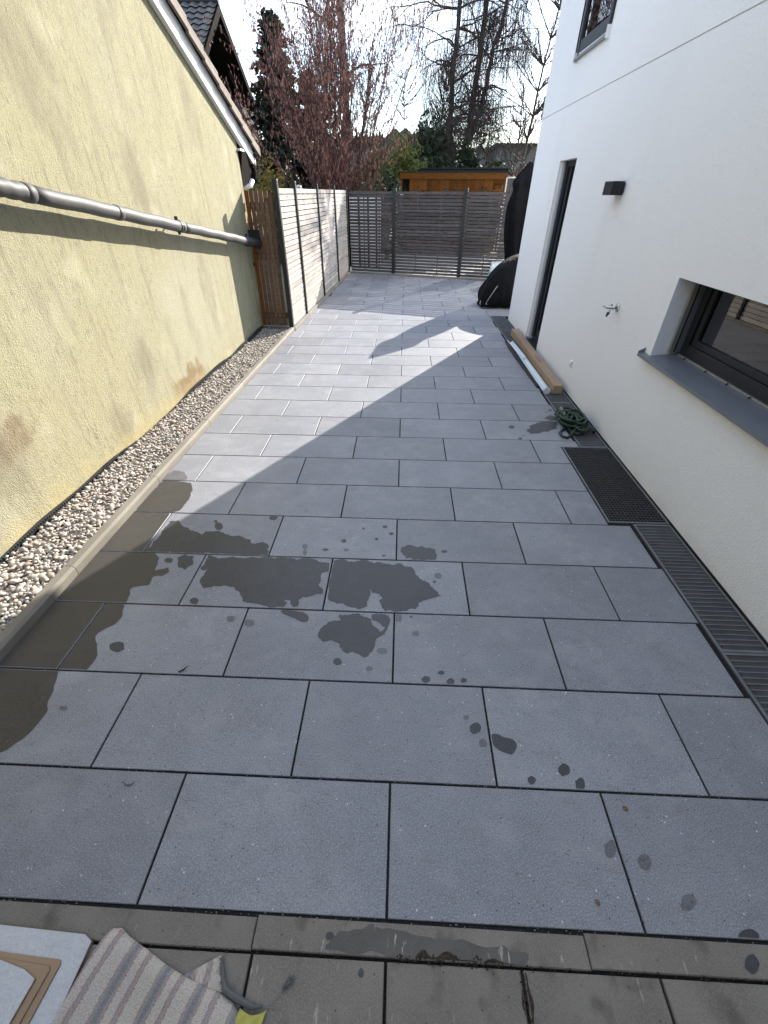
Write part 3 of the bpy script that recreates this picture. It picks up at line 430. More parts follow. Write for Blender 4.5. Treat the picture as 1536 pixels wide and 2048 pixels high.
bed = MB()
bed.prism([(-1.99, -0.02), (1.66, -0.02), (1.66, 8.0), (4.7, 8.0), (4.7, fence_y(4.7)), (-1.60, fence_y(-1.6))], -0.055, -0.007)
patio = bed.build('patio', 'joint', kind='structure')
slabs = []
def add_slab(poly, parent=patio, mat='pave', th=0.045, ch=0.0016, name='slab', zj=0.0006):
    poly = [p for p in poly]
    if len(poly) < 3 or abs(area(poly)) < 0.0025: return
    if area(poly) < 0: poly = poly[::-1]
    xs = [p[0] for p in poly]; ys = [p[1] for p in poly]
    if max(xs)-min(xs) < 0.03 or max(ys)-min(ys) < 0.03: return
    z = rnd.uniform(-zj, zj)
    o = MB().prism(poly, z-th, z, ch).build(name, mat, parent)
    slabs.append((o, poly, z)); return o
for k in range(0, 33):
    y0, y1 = k*W+GAP/2, (k+1)*W-GAP/2
    if k == 0: y0 = 0.027
    sh = {0: -0.004, 1: 0.008, 2: -0.005, 3: 0.003}.get(k, rnd.uniform(-0.004, 0.004))
    xr = 1.612 if k < 20 else 4.65
    for j in range(-3, 7):
        xa = (j+(0.5 if k % 2 else 0))*L+sh+GAP/2; xb = xa+L-GAP
        if xa > xr: continue
        poly = [(xa, y0), (xb, y0), (xb, y1), (xa, y1)]
        if y1 < 7.1: poly = clip(poly, -1, 0.0231, 1.929-0.006)
        else: poly = clip(poly, -1, 0.041, 1.756+0.041*7.0-0.006)
        if poly and k in (5, 6): poly = clip(poly, 1, 0, 1.449)
        elif poly and k == 7 and xb > 1.449:
            poly = clip(poly, 1, 0, 1.612)
            if xa < 1.44: poly = [(xa, y0), (1.449, y0), (1.449, 3.192), (1.612, 3.192), (1.612, y1), (xa, y1)]
            else: poly = clip(poly, 0, -1, -3.192)
        elif poly: poly = clip(poly, 1, 0, xr)
        if poly: poly = clip(poly, 0.30, 1, 13.02-0.084-0.085)
        if poly: add_slab(poly)

# front edging and small pavers nearest the camera
fb = MB(); fb.prism([(-2.0, -1.75), (1.75, -1.75), (1.75, -0.022), (-2.0, -0.022)], -0.06, -0.016)
front = fb.build('front_paving', 'joint', kind='structure')
ed = thing('edging_kerb', (0, -0.02, 0), kind='structure')
for k in range(-2, 2):
    xa = -0.41+1.013*k; add_slab([(xa+0.0015, -0.057), (xa+1.0115, -0.06), (xa+1.0115, 0.014), (xa+0.0015, 0.02)], ed, 'edging', 0.07, 0.003, 'edging_stone')
for r in range(4):
    for k in range(-5, 5):
        xa = 0.4*k-0.002; yb = -0.067-0.4*r
        add_slab([(xa+0.003, yb-0.394), (xa+0.394, yb-0.394), (xa+0.394, yb), (xa+0.003, yb)], front, 'edging', 0.05, 0.003, 'paver', 0.0012)

# water stains drying on the slabs, each cut at the joints
STAINS += [(3, [(.08, -.058), (.10, -.038), (.115, -.036), (.125, -.05), (.15, -.052), (.165, -.04), (.185, -.036), (.20, -.045), (.215, -.054), (.25, -.052), (.28, -.057), (.30, -.05), (.32, -.045), (.335, -.052), (.36, -.055), (.42, -.056), (.5, -.0575), (.5, -.063), (.07, -.063)]),
           (3, [(.385, -.05), (.41, -.068), (.408, -.10), (.418, -.13), (.41, -.155), (.402, -.2), (.392, -.2), (.388, -.15), (.38, -.135), (.39, -.10)]),
           (4, [(-.15, -.01), (-.05, .01), (.08, -.005), (.2, -.01), (.33, -.02), (.42, -.03), (.42, -.055), (.3, -.058), (.1, -.058), (-.05, -.05), (-.2, -.045)])]
for i, (k, poly) in enumerate(STAINS):
    big = abs(area(poly)) > 0.01
    pl = (rough_edge(rough_edge(poly, 0.010, 0.024, i), 0.004, 0.009, i+300) if k == 0 else chaikin(rough_edge(poly, 0.007, 0.022, i), 1)) if big else chaikin(poly, 2)
    for o, sp_, z in slabs:
        if len(sp_) > 5: continue
        xs = [p[0] for p in sp_]; ys = [p[1] for p in sp_]
        if max(p[0] for p in pl) < min(xs) or min(p[0] for p in pl) > max(xs) or max(p[1] for p in pl) < min(ys) or min(p[1] for p in pl) > max(ys): continue
        c = pl; ins = inset(sp_, 0.0035)
        for q in range(len(ins)):
            p0, p1 = ins[q], ins[(q+1) % len(ins)]
            nx, ny = (p1[1]-p0[1]), -(p1[0]-p0[0])
            c = clip(c, nx, ny, nx*p0[0]+ny*p0[1])
            if len(c) < 3: break
        if len(c) < 3 or abs(area(c)) < 2e-5: continue
        if area(c) < 0: c = c[::-1]
        m = MB(); m.face([(p[0], p[1], z+(0.0009 if k < 4 else 0.00025)+0.00003*(i % 20)) for p in c])
        m.build('soil_smear' if k == 3 else 'water_stain', ('wet', 'wetband_reflect', 'damp', 'soil', 'edgedamp', 'damp')[k], o)

# kerb along the gravel, one stone per metre
kb = thing('kerb', (kerb_x(3), 3, 0), kind='structure')
ys = [-0.05, 0.46, 1.455, 2.45, 3.47, 4.49, 5.5, 6.5, 7.02]
for a_, b_ in zip(ys[:-1], ys[1:]):
    m = MB(); a2, b2 = a_+0.002, b_-0.002; dz = rnd.uniform(-0.002, 0.002)
    prof = [(0, -0.05), (0, 0.040+dz), (-0.014, 0.056+dz), (-0.060, 0.056+dz), (-0.063, 0.052+dz), (-0.063, -0.05)]
    m.loft([[(kerb_x(a2)+p[0], a2, p[1]) for p in prof], [(kerb_x(b2)+p[0], b2, p[1]) for p in prof]])
    m.build('kerb_stone', 'kerb', kb)
fk = thing('fence_kerb', (fence_x(10)+0.05, 10, 0), kind='structure')
ys = [7.03, 8.07, 9.1, 10.1, 11.1, 12.1, 13.2]
for a_, b_ in zip(ys[:-1], ys[1:]):
    m = MB(); fx = lambda y: -1.756+0.041*(y-7.0)
    m.hexa([(fx(a_)-0.075, a_+.002, -.05), (fx(a_), a_+.002, -.05), (fx(b_), b_-.002, -.05), (fx(b_)-.075, b_-.002, -.05),
            (fx(a_)-0.075, a_+.002, .045), (fx(a_), a_+.002, .045), (fx(b_), b_-.002, .045), (fx(b_)-.075, b_-.002, .045)])
    m.build('kerb_stone', 'kerb', fk, bevel=0.006)
m = MB(); m.hexa([(-2.28, 7.03, -.03), (-1.84, 7.0, -.03), (-1.84, 7.1, -.03), (-2.28, 7.12, -.03), (-2.28, 7.03, .06), (-1.84, 7.0, .06), (-1.84, 7.1, .06), (-2.28, 7.12, .06)])
m.build('kerb_stone', 'kerb', fk, bevel=0.006)
bk = thing('back_kerb', (0, fence_y(0), 0), kind='structure')
for x0, x1 in ((-1.5, -0.3), (-0.3, 1.43), (1.43, 3.15), (3.15, 4.7)):
    m = MB(); m.bar((x0+.003, fence_y(x0)-0.05, 0.0), (x1-.003, fence_y(x1)-0.05, 0.0), 0.06, 0.08); m.build('kerb_stone', 'kerb', bk, bevel=0.005)

# gravel strip: bed plus pebbles
bm = bmesh.new(); bmesh.ops.create_icosphere(bm, subdivisions=2, radius=1.0)
ico_hi = (np.array([v.co[:] for v in bm.verts]), np.array([[v.index for v in f.verts] for f in bm.faces])); bm.free()
bm = bmesh.new(); bmesh.ops.create_icosphere(bm, subdivisions=1, radius=1.08)
ico_lo = (np.array([v.co[:] for v in bm.verts]), np.array([[v.index for v in f.verts] for f in bm.faces])); bm.free()
gv, gf, gc = [], [], []
g = MB(); g.face([(wall_x(0), -0.1, 0.012), (kerb_x(0)-0.055, -0.1, 0.012), (kerb_x(7.05)-0.055, 7.05, 0.012), (wall_x(7.05), 7.05, 0.012)])
g.build('gravel_bed', 'soil', kind='structure')
nr = np.random.default_rng(5); tot = 0
pal = 0.70*np.array([(0.56, 0.50, 0.44), (0.46, 0.40, 0.345), (0.62, 0.575, 0.52), (0.36, 0.325, 0.295), (0.52, 0.43, 0.37), (0.27, 0.25, 0.24), (0.42, 0.41, 0.40), (0.40, 0.30, 0.22)])
step = 0.0185
for layer in range(2):
    yy = -0.05
    while yy < 7.0:
        x0, x1 = wall_x(yy)+0.035, kerb_x(yy)-0.068
        xx = x0
        while xx < x1:
            if layer == 0 or nr.random() < 0.45:
                px_, py_ = xx+nr.uniform(-.009, .009), yy+nr.uniform(-.009, .009)
                s = nr.uniform(.0065, .0135)*(1.6 if nr.random() < 0.08 else 1); ico_v, ico_f = ico_hi if yy < 3.2 else ico_lo
                sc = np.array([s*nr.uniform(.95, 1.55), s*nr.uniform(.85, 1.15), s*nr.uniform(.5, .85)])
                al = nr.uniform(0, 6.28); be, ga = nr.uniform(-.5, .5, 2)
                v = ico_v*sc*(1+0.10*np.sin(ico_v[:, [1, 2, 0]]*2.3+nr.uniform(0, 6, 3)))
                ca, sa = math.cos(al), math.sin(al); cb, sb = math.cos(be), math.sin(be); cg, sg = math.cos(ga), math.sin(ga)
                R = np.array([[ca, -sa, 0], [sa, ca, 0], [0, 0, 1]]) @ np.array([[1, 0, 0], [0, cb, -sb], [0, sb, cb]]) @ np.array([[cg, 0, sg], [0, 1, 0], [-sg, 0, cg]])
                hgt = 0.016+0.012*math.exp(-((px_-x0)/0.1)**2)+0.007*math.sin(px_*31)*math.sin(py_*9)
                v = v @ R.T+np.array([px_, py_, hgt+layer*nr.uniform(.009, .017)])
                gv.append(v); gf.append(ico_f+tot); tot += len(v)
                c = pal[nr.choice(8, p=[.24, .17, .2, .1, .11, .05, .09, .04])]*nr.uniform(.8, 1.15)
                gc.append(np.tile(np.append(c, 1), (len(v), 1)))
            xx += step
        yy += step
V = np.vstack(gv); F = np.vstack(gf); Cc = np.vstack(gc)
me = bpy.data.meshes.new('gravel'); me.vertices.add(len(V)); me.vertices.foreach_set('co', V.ravel())
me.loops.add(F.size); me.loops.foreach_set('vertex_index', F.ravel().astype(np.int32))
me.polygons.add(len(F)); me.polygons.foreach_set('loop_start', np.arange(0, F.size, 3, dtype=np.int32))
me.polygons.foreach_set('use_smooth', np.ones(len(F), bool)); me.update(calc_edges=True); me.validate()
at = me.attributes.new('tint', 'FLOAT_COLOR', 'POINT'); at.data.foreach_set('color', Cc.astype(np.float32).ravel())
me.materials.append(M['pebble'])
o = bpy.data.objects.new('gravel', me); col.objects.link(o)
tag(o, 'pale rounded pebbles filling the strip between yellow wall and kerb', 'gravel', kind='stuff')

# dimpled drainage membrane standing against the foot of the yellow wall
mem = thing('drainage_membrane', (wall_x(3)+0.02, 3, 0), 'black dimpled drainage membrane along the foot of the yellow wall', 'membrane')
m = MB(); ptsA = []; n = 150
memtop = lambda y: 0.062+0.022*math.sin(y*1.15+0.6)+0.012*math.sin(y*3.1)+0.006*math.sin(y*7.7)+0.018*math.exp(-((y-4.2)/1.0)**2)
memx = lambda y: wall_x(y)+0.012+0.006*math.sin(y*2.3)+0.004*math.sin(y*6.1)
rings = []
for i in range(n+1):
    y = -0.1+7.1*i/n
    rings.append([(memx(y), y, -0.02), (memx(y)+0.007, y, -0.02), (memx(y)+0.007, y, memtop(y)), (memx(y), y, memtop(y))])
m.loft(rings); m.build('sheet', 'membrane', mem)
m = MB(); y = 0.0
while y < 6.95:
    for zz in (0.05, 0.068, 0.086):
        if zz < memtop(y)-0.003: m.tube([(memx(y)+0.006, y, zz), (memx(y)+0.015, y, zz)], [0.0075, 0.004], 6)
    y += 0.021
m.build('dimple', 'membrane', mem, kind='stuff')

# ------------------------------------------------------------------ gratings beside the white wall
def grating(x0, x1, y0, y1, label, npx=0.0105, npy=0.0305, loc=None, mat='grate'):
    t = thing('drain_grating', ((x0+x1)/2, (y0+y1)/2, 0), label, 'grating', 'drain gratings along the white wall')
    f = MB(); b = 0.014; zt = 0.002
    f.box(x0, x0+b, y0, y1, -0.03, zt); f.box(x1-b, x1, y0, y1, -0.03, zt); f.box(x0+b, x1-b, y0, y0+b, -0.03, zt); f.box(x0+b, x1-b, y1-b, y1, -0.03, zt)
    f.build('frame', 'grate', t)
    m = MB(); nx = int((x1-x0-2*b)/npx); ny = int((y1-y0-2*b)/npy)
    for i in range(1, nx):
        x = x0+b+(x1-x0-2*b)*i/nx; m.box(x-0.0015, x+0.0015, y0+b, y1-b, -0.028, -0.003)
    for j in range(1, ny):
        y = y0+b+(y1-y0-2*b)*j/ny; m.box(x0+b, x1-b, y-0.0028, y+0.0028, -0.022, 0.0)
    m.build('mesh_bars', mat, t, kind='stuff'); return t
chan = MB(); chan.box(1.455, 1.88, 0.0, 8.27, -0.055, -0.0455); chan.build('drain_channel', 'black', kind='structure')
GL = [(0.055, 1.062, 'steel slot grating nearest the camera, partly outside the right edge of the picture'), (1.066, 2.082, 'steel slot grating in front of the black mesh mat, under the window'),
      (3.196, 4.196, 'steel slot grating lying under the heap of green hose'), (4.2, 5.2, 'steel slot grating under the near end of the cardboard box'),
      (5.204, 6.21, 'steel slot grating under the middle of the cardboard box'), (6.214, 7.22, 'steel slot grating under the far end of the cardboard box'), (7.224, 8.258, 'steel slot grating at the far corner of the white house')]
for y0, y1, lb in GL: grating(1.622, 1.874, y0, y1, lb)
t = thing('light_well_grate', (1.667, 2.64, 0), 'wide dark mesh grate between two steel slot gratings by the white wall', 'grate')
f = MB(); x0, x1, y0, y1 = 1.458, 1.876, 2.092, 3.186; b = 0.013
f.box(x0, x0+b, y0, y1, -0.03, 0.004); f.box(x1-b, x1, y0, y1, -0.03, 0.004); f.box(x0+b, x1-b, y0, y0+b, -0.03, 0.004); f.box(x0+b, x1-b, y1-b, y1, -0.03, 0.004)
f.build('frame', 'grate', t)
m = MB()
for i in range(1, 16): x = x0+b+(x1-x0-2*b)*i/16; m.box(x-0.0016, x+0.0016, y0+b, y1-b, -0.024, -0.003)
for j in range(1, 38): y = y0+b+(y1-y0-2*b)*j/38; m.box(x0+b, x1-b, y-0.0022, y+0.0022, -0.02, -0.0005)
m.build('mesh_bars', 'matbars', t, kind='stuff')
m = MB(); m.box(x0+b, x1-b, y0+b, y1-b, -0.034, -0.0265); m.build('insect_screen', make('insect_screen', (0.028, 0.028, 0.03), 0.8, layers=[('noise', 160.0, None, 0.66, 0.72, (0.4, 0.38, 0.35), 0.6)]), t)

# ------------------------------------------------------------------ white house
house = thing('white_house', (HX, 3.0, 0), 'white rendered house with anthracite door and windows along the patio', 'house')
ops = [(1.0, 3.10, 0.80, 1.362), (5.935, 6.585, 0.045, 2.137), (5.80, 6.74, 3.07, 4.45)]    # y0, y1, z0, z1
GZ0, GZ1 = 2.641, 2.650
ysb = sorted({-5.0, 7.93, *[o[0] for o in ops], *[o[1] for o in ops]}); zsb = sorted({0.0, GZ0, GZ1, 6.2, *[o[2] for o in ops], *[o[3] for o in ops]})
m = MB()
def inop(y, z): return any(o[0] < y < o[1] and o[2] < z < o[3] for o in ops)
for ya, yb in zip(ysb[:-1], ysb[1:]):
    for za, zb in zip(zsb[:-1], zsb[1:]):
        if inop((ya+yb)/2, (za+zb)/2): continue
        x = HX+0.010 if za == GZ0 else HX
        m.face([(x, ya, za), (x, ya, zb), (x, yb, zb), (x, yb, za)])
for z in (GZ0, GZ1): m.face([(HX, -5, z), (HX, 7.93, z), (HX+0.01, 7.93, z), (HX+0.01, -5, z)])
D = [0.24, 0.16, 0.10]
for (ya, yb, za, zb), d in zip(ops, D):
    X = HX+d
    m.face([(HX, ya, za), (HX, yb, za), (X, yb, za), (X, ya, za)]); m.face([(HX, ya, zb), (X, ya, zb), (X, yb, zb), (HX, yb, zb)])
    m.face([(HX, ya, za), (X, ya, za), (X, ya, zb), (HX, ya, zb)]); m.face([(HX, yb, za), (HX, yb, zb), (X, yb, zb), (X, yb, za)])
m.face([(HX, 7.93, 0), (HX, 7.93, 6.2), (10, 7.93, 6.2), (10, 7.93, 0)]); m.face([(HX, -5, 0), (10, -5, 0), (10, -5, 6.2), (HX, -5, 6.2)])
m.face([(HX, -5, 6.2), (10, -5, 6.2), (10, 7.93, 6.2), (HX, 7.93, 6.2)]); m.face([(10, -5, 0), (10, 7.93, 0), (10, 7.93, 6.2), (10, -5, 6.2)])
m.build('wall', 'render', house)
m = MB(); m.box(HX-0.004, HX-0.0005, -5, 7.926, -0.05, 0.012); m.build('base_strip', 'membrane', house)
m = MB()                                                # dark rooms behind the openings
for (ya, yb, za, zb), d in zip(ops, D):
    X = HX+d+0.10
    for q in ([(X+1.6, ya-.6, za-.4), (X+1.6, yb+.6, za-.4), (X+1.6, yb+.6, zb+.3), (X+1.6, ya-.6, zb+.3)], [(X, ya-.6, za-.4), (X+1.6, ya-.6, za-.4), (X+1.6, ya-.6, zb+.3), (X, ya-.6, zb+.3)],
              [(X, yb+.6, za-.4), (X+1.6, yb+.6, za-.4), (X+1.6, yb+.6, zb+.3), (X, yb+.6, zb+.3)], [(X, ya-.6, za-.4), (X+1.6, ya-.6, za-.4), (X+1.6, yb+.6, za-.4), (X, yb+.6, za-.4)],
              [(X, ya-.6, zb+.3), (X+1.6, ya-.6, zb+.3), (X+1.6, yb+.6, zb+.3), (X, yb+.6, zb+.3)]): m.face(q)
m.build('room', 'dark', house, kind='stuff')

m = MB(); m.box(-2.3, HX-.01, -3.0, -2.7, 0, 3.4); m.build('rear_sky_blocker', 'darkwood', house)  # added unseen wall behind the camera, blocks rear sky to darken the nearest slabs

# ground-floor window with blind rails and a metal sill
win = thing('window', (HX+0.2, 2.05, 0.862), 'anthracite window with sloping metal sill near the tap', parent=house)
ya, yb, za, zb = ops[0]; za = 0.862; X = HX+0.185
m = MB(); fw = 0.075
m.box(X, X+.07, yb-fw-.03, yb-0.001, za+.001, zb-.001); m.box(X, X+.07, ya+.001, ya+fw, za+.001, zb-.001)
m.box(X, X+.07, ya+fw, yb-fw-.03, za+.001, za+0.085); m.box(X, X+.07, ya+fw, yb-fw-.03, zb-.05, zb-.001)
fr = m.build('frame', 'anthracite', win, bevel=0.004)
m = MB(); m.box(X+.012, X+.05, yb-fw-.03-.05, yb-fw-.031, za+.086, zb-.051); m.box(X+.012, X+.05, ya+fw+.001, yb-fw-.081, za+.086, za+.128); m.build('sash', 'anthracite', win, bevel=0.003)
m = MB(); m.box(X+.028, X+.034, ya+fw-.01, yb-fw-.085, za+.12, zb-.045); m.build('pane', 'glass', win)
m = MB(); m.box(X-.075, X-.045, yb-.028, yb-.002, za+.012, zb-.002); m.build('guide_rail', 'alu', win)
m = MB(); m.box(X-.043, X-.03, yb-.024, yb-.003, za+.012, zb-.002); m.build('rail_slot', 'black', win)
m = MB(); m.box(X-.029, X-.001, yb-.035, yb-.003, za+.012, zb-.002); m.build('blind_rail', 'sill', win)
for q in (.15, .166):
    m = MB(); m.tube([(X-.001, yb-q, za+.045), (X-.006, yb-q, za+.045)], .007, 8); m.build('drain_cap', 'black', win)
m = MB()
prof = [(HX-.045, .808), (HX-.045, .832), (HX+.183, .858), (HX+.183, .850), (HX-.039, .824), (HX-.039, .808)]
m.loft([[(p[0], ya-.09, p[1]) for p in prof], [(p[0], yb+.09, p[1]) for p in prof]])
sl = m.build('sill', 'sill', win)
for q in (ya-.099, yb+.0905):
    m = MB(); m.hexa([(HX-.048, q, .806), (HX-.0005, q, .806), (HX-.0005, q+.008, .806), (HX-.048, q+.008, .806), (HX-.048, q, .846), (HX-.0005, q, .872), (HX-.0005, q+.008, .872), (HX-.048, q+.008, .846)])
    m.build('end_cap', 'sill', sl, bevel=.002)
m = MB(); m.box(HX+.172, HX+.1845, ya+.02, yb-.04, .8585, .868); m.build('sill_seal', 'alu', win)
for q in (2.95, 2.68, 2.44, 2.22, 2.0, 1.8):
    m = MB(); m.tube([(HX+.172, q, .866), (HX+.16, q, .858)], .0045, 6); m.build('sill_screw', 'black', win)
m = MB(); m.loft([[(X+.35+.02*math.sin(i*1.3), 2.85-0.016*i, za-.2), (X+.36+.02*math.sin(i*1.3), 2.85-0.016*i, za-.2), (X+.36+.02*math.sin(i*1.3), 2.85-0.016*i, zb+.2), (X+.35+.02*math.sin(i*1.3), 2.85-0.016*i, zb+.2)] for i in range(15)])
m.build('curtain', 'curtain', win)

# patio door
dr = thing('door', (HX+0.1, 6.26, 0.045), 'narrow anthracite patio door in the white wall', parent=house)
ya, yb, za, zb = ops[1]; X = HX+0.085
m = MB(); m.box(HX+.03, HX+.062, yb-.028, yb-.002, za+.05, zb-.002); m.build('guide_rail', 'white', dr)
m = MB(); m.box(X, X+.07, yb-.10, yb-.001, za+.001, zb-.001); m.box(X, X+.07, ya+.001, ya+.06, za+.001, zb-.001); m.box(X, X+.07, ya+.06, yb-.10, zb-.06, zb-.001); m.box(X, X+.07, ya+.06, yb-.10, za+.001, za+.07)
m.build('frame', 'anthracite', dr, bevel=.004)
m = MB(); m.box(X+.02, X+.06, yb-.185, yb-.101, za+.071, zb-.061); m.box(X+.02, X+.06, ya+.061, yb-.186, za+.071, za+.17); m.build('leaf_frame', 'anthracite', dr, bevel=.003)
m = MB(); m.box(X+.035, X+.041, ya+.055, yb-.18, za+.16, zb-.055); m.build('pane', 'glass', dr)
m = MB(); m.box(HX-.012, X-.001, ya+.001, yb-.03, za-.04, za+.02); m.build('threshold', 'anthracite', dr, bevel=.004)
m = MB(); m.box(HX+.001, HX+.08, yb-.06, yb-.001, za+.001, za+.045); m.build('reveal_base', 'reveal', dr)

# upstairs window
uw = thing('upper_window', (HX, 6.27, 3.07), 'upstairs window with black frame reflecting bare trees', parent=house)
ya, yb, za, zb = ops[2]; X = HX-0.006
m = MB(); m.box(X, X+.06, yb-.05, yb+.012, za-.03, zb); m.box(X, X+.06, ya, ya+.06, za, zb); m.box(X, X+.06, ya+.06, yb-.05, za, za+.06); m.box(X, X+.06, ya+.06, yb-.05, zb-.06, zb)
m.build('frame', 'anthracite', uw, bevel=.004)
m = MB(); m.box(HX-.028, HX-.001, ya-.05, ya-.012, za-.01, zb); m.build('guide_rail', 'black', uw)
m = MB(); m.box(HX-.02, HX-.007, yb+.013, yb+.03, za-.06, zb); m.build('guide_rail', 'black', uw)
m = MB(); m.box(X+.02, X+.026, ya+.05, yb-.04, za+.05, zb-.05); m.build('pane', 'glass', uw)
m = MB(); m.box(X+.004, X+.014, ya+.065, yb-.055, za+.061, za+.10); m.build('lower_rail', 'anthracite', uw)
m = MB()
prof = [(HX-.035, za-.055), (HX-.035, za-.04), (HX-.0005, za-.012), (HX-.0005, za-.055)]
m.loft([[(p[0], ya-.04, p[1]) for p in prof], [(p[0], yb-.02, p[1]) for p in prof]]); us = m.build('sill', 'sill', uw)
m = MB(); m.box(HX-.038, HX-.001, yb-.018, yb-.008, za-.07, za+.01); m.build('end_cap', 'white', us)
m = MB(); m.box(HX-.038, HX-.001, ya-.052, ya-.041, za-.07, za+.02); m.build('end_cap', 'white', us)

# wall lamp, tap and socket
t = thing('wall_lamp', (HX, 4.51, 1.857), 'black box-shaped wall lamp on the white wall right of the door', 'lamp')
m = MB(); m.box(HX-.115, HX-.0125, 4.415, 4.605, 1.808, 1.905); m.build('housing', 'anthracite', t, bevel=.003)
m = MB(); m.box(HX-.012, HX-.0005, 4.44, 4.58, 1.82, 1.893); m.build('wall_plate', 'black', t)
m = MB(); m.box(HX-.1, HX-.03, 4.43, 4.59, 1.9055, 1.9075); m.build('lens', 'white', t)

t = thing('garden_tap', (HX, 3.865, 1.02), 'chrome garden tap with black spout nozzle on the white wall', 'tap')
c = Vector((HX, 3.865, 1.02))
m = MB(); m.tube([c+Vector((-.0005, 0, 0)), c+Vector((-.008, 0, 0)), c+Vector((-.014, 0, 0))], [.037, .036, .024], 20); m.build('wall_flange', 'chrome', t, smooth=False)
m = MB(); m.tube([c+Vector((-.014, 0, 0)), c+Vector((-.03, 0, 0)), c+Vector((-.031, 0, 0)), c+Vector((-.045, 0, 0)), c+Vector((-.046, 0, 0)), c+Vector((-.085, 0, 0)), c+Vector((-.1, 0, 0))], [.013, .013, .017, .017, .012, .014, .010], 14); m.build('body', 'chrome', t, smooth=True)
m = MB(); m.tube([c+Vector((-.06, 0, 0)), c+Vector((-.066, 0, -.03)), c+Vector((-.07, 0, -.04))], [.010, .010, .012], 12); m.build('spout', 'chrome', t, smooth=True)
m = MB(); m.tube([c+Vector((-.07, 0, -.04)), c+Vector((-.073, 0, -.055)), c+Vector((-.074, 0, -.056)), c+Vector((-.08, 0, -.075))], [.013, .013, .009, .007], 12); m.build('hose_nozzle', 'black', t, smooth=True)
m = MB(); m.tube([c+Vector((-.1, 0, 0)), c+Vector((-.115, 0, .002))], [.009, .008], 10); m.bar(c+Vector((-.116, -.032, .004)), c+Vector((-.116, .032, .004)), .014, .01); m.build('handle', 'chrome', t)
m = MB(); m.tube([c+Vector((-.06, 0, .005)), c+Vector((-.06, 0, .028))], [.011, .008], 10); m.build('vent_cap', 'chrome', t)

t = thing('cable_outlet', (HX, 4.56, 0.31), 'small white outlet cap low on the white wall', 'outlet')
m = MB(); m.box(HX-.012, HX-.0005, 4.53, 4.59, .275, .345); m.build('plate', 'white', t, bevel=.003)
m = MB(); m.box(HX-.022, HX-.0125, 4.542, 4.578, .29, .33); m.build('cover', 'white', t, bevel=.003)

# ------------------------------------------------------------------ yellow house
yh = thing('yellow_house', (wall_x(3), 3, 0), 'weathered yellow plastered gable wall with white verge board and tiled roof edge', 'house')
verge = lambda y: 3.157-0.4435*(y-5.32) if y > 0 else 3.157+0.4435*5.32+0.4435*y
m = MB(); ye = 7.12
pl = [(-7.0, -0.05), (ye, -0.05), (ye, verge(ye)+0.10), (0, verge(0)+0.10), (-7.0, verge(-7)+0.10)]
m.loft([[(wall_x(p[0]), p[0], p[1]) for p in pl], [(wall_x(p[0])-7.0, p[0], p[1]) for p in pl]])
o = m.build('wall', 'plaster', yh)
def along(off0, off1, h0, h1, ya_, yb_):       # piece that follows the verge: offsets out of the wall, heights above the verge line
    q = []
    for y in (ya_, yb_):
        q += [[(wall_x(y)+off0, y, verge(y)+h0), (wall_x(y)+off1, y, verge(y)+h0), (wall_x(y)+off1, y, verge(y)+h1), (wall_x(y)+off0, y, verge(y)+h1)]]
    return q
m = MB(); m.loft(along(.004, .052, 0.0, 0.185, 0.0, 7.62)); m.build('verge_board', 'white', yh)
m = MB(); m.loft(along(-7.0, .075, .19, .215, 0.0, 7.72)); rf = m.build('roof', 'darkwood', yh)
y = 7.80; k = 0
while y > 3.2:
    y2 = y-0.335
    m = MB(); q = along(-.16, .115, .218, .245, y2, y)
    lift = 0.045
    q[0] = [(p[0], p[1], p[2]-.004) for p in q[0]]; q[1] = [(p[0], p[1], p[2]+lift*.6) for p in q[1]]
    m.loft(q); o = m.build('verge_tile', 'tile', rf)
    m = MB(); q = along(.085, .1145, .15, .2175, y2+.004, y-.002); q[1] = [(p[0], p[1], p[2]+lift*.55) for p in q[1]]
    m.loft(q); m.build('verge_tile', 'tile', rf)
    y = y2+0.012
m = MB(); m.box(wall_x(7)-7, wall_x(7)+.045, 7.121, 7.60, 2.26, 2.285); m.build('soffit', 'white', yh)
m = MB(); m.box(wall_x(7)-7, wall_x(7)+.05, 7.60, 7.625, 2.10, 2.30); m.build('fascia', 'darkwood', yh)
m = MB(); m.tube([(wall_x(7)-5, 7.69, 2.19), (wall_x(7)+.06, 7.69, 2.17)], .055, 12); m.build('gutter', 'alu', yh, smooth=True)
m = MB(); m.tube([(wall_x(7)+.03, 7.68, 2.13), (wall_x(7)+.03, 7.66, 2.03), (wall_x(7)+.015, 7.60, 1.96)], .038, 10); m.build('downpipe', 'darkwood', yh, smooth=True)
m = MB(); m.tube([(wall_x(7)+.012, 7.59, 1.955), (wall_x(7)-.01, 7.52, 1.89), (wall_x(7)-.05, 7.38, 1.865)], .034, 10); m.build('pipe_elbow', 'white', yh, smooth=True)
m = MB(); X0 = wall_x(7); m.hexa([(X0-1.5, 7.16, 1.9), (X0-.03, 7.16, 1.9), (X0-.03, 7.5, 1.9), (X0-1.5, 7.5, 1.9), (X0-1.5, 7.16, 2.255), (X0+.05, 7.16, 2.255), (X0+.05, 7.59, 2.255), (X0-1.5, 7.59, 2.255)]); m.build('eave_fill', 'darkwood', yh)  # dark tapered block filling the space beneath the eave

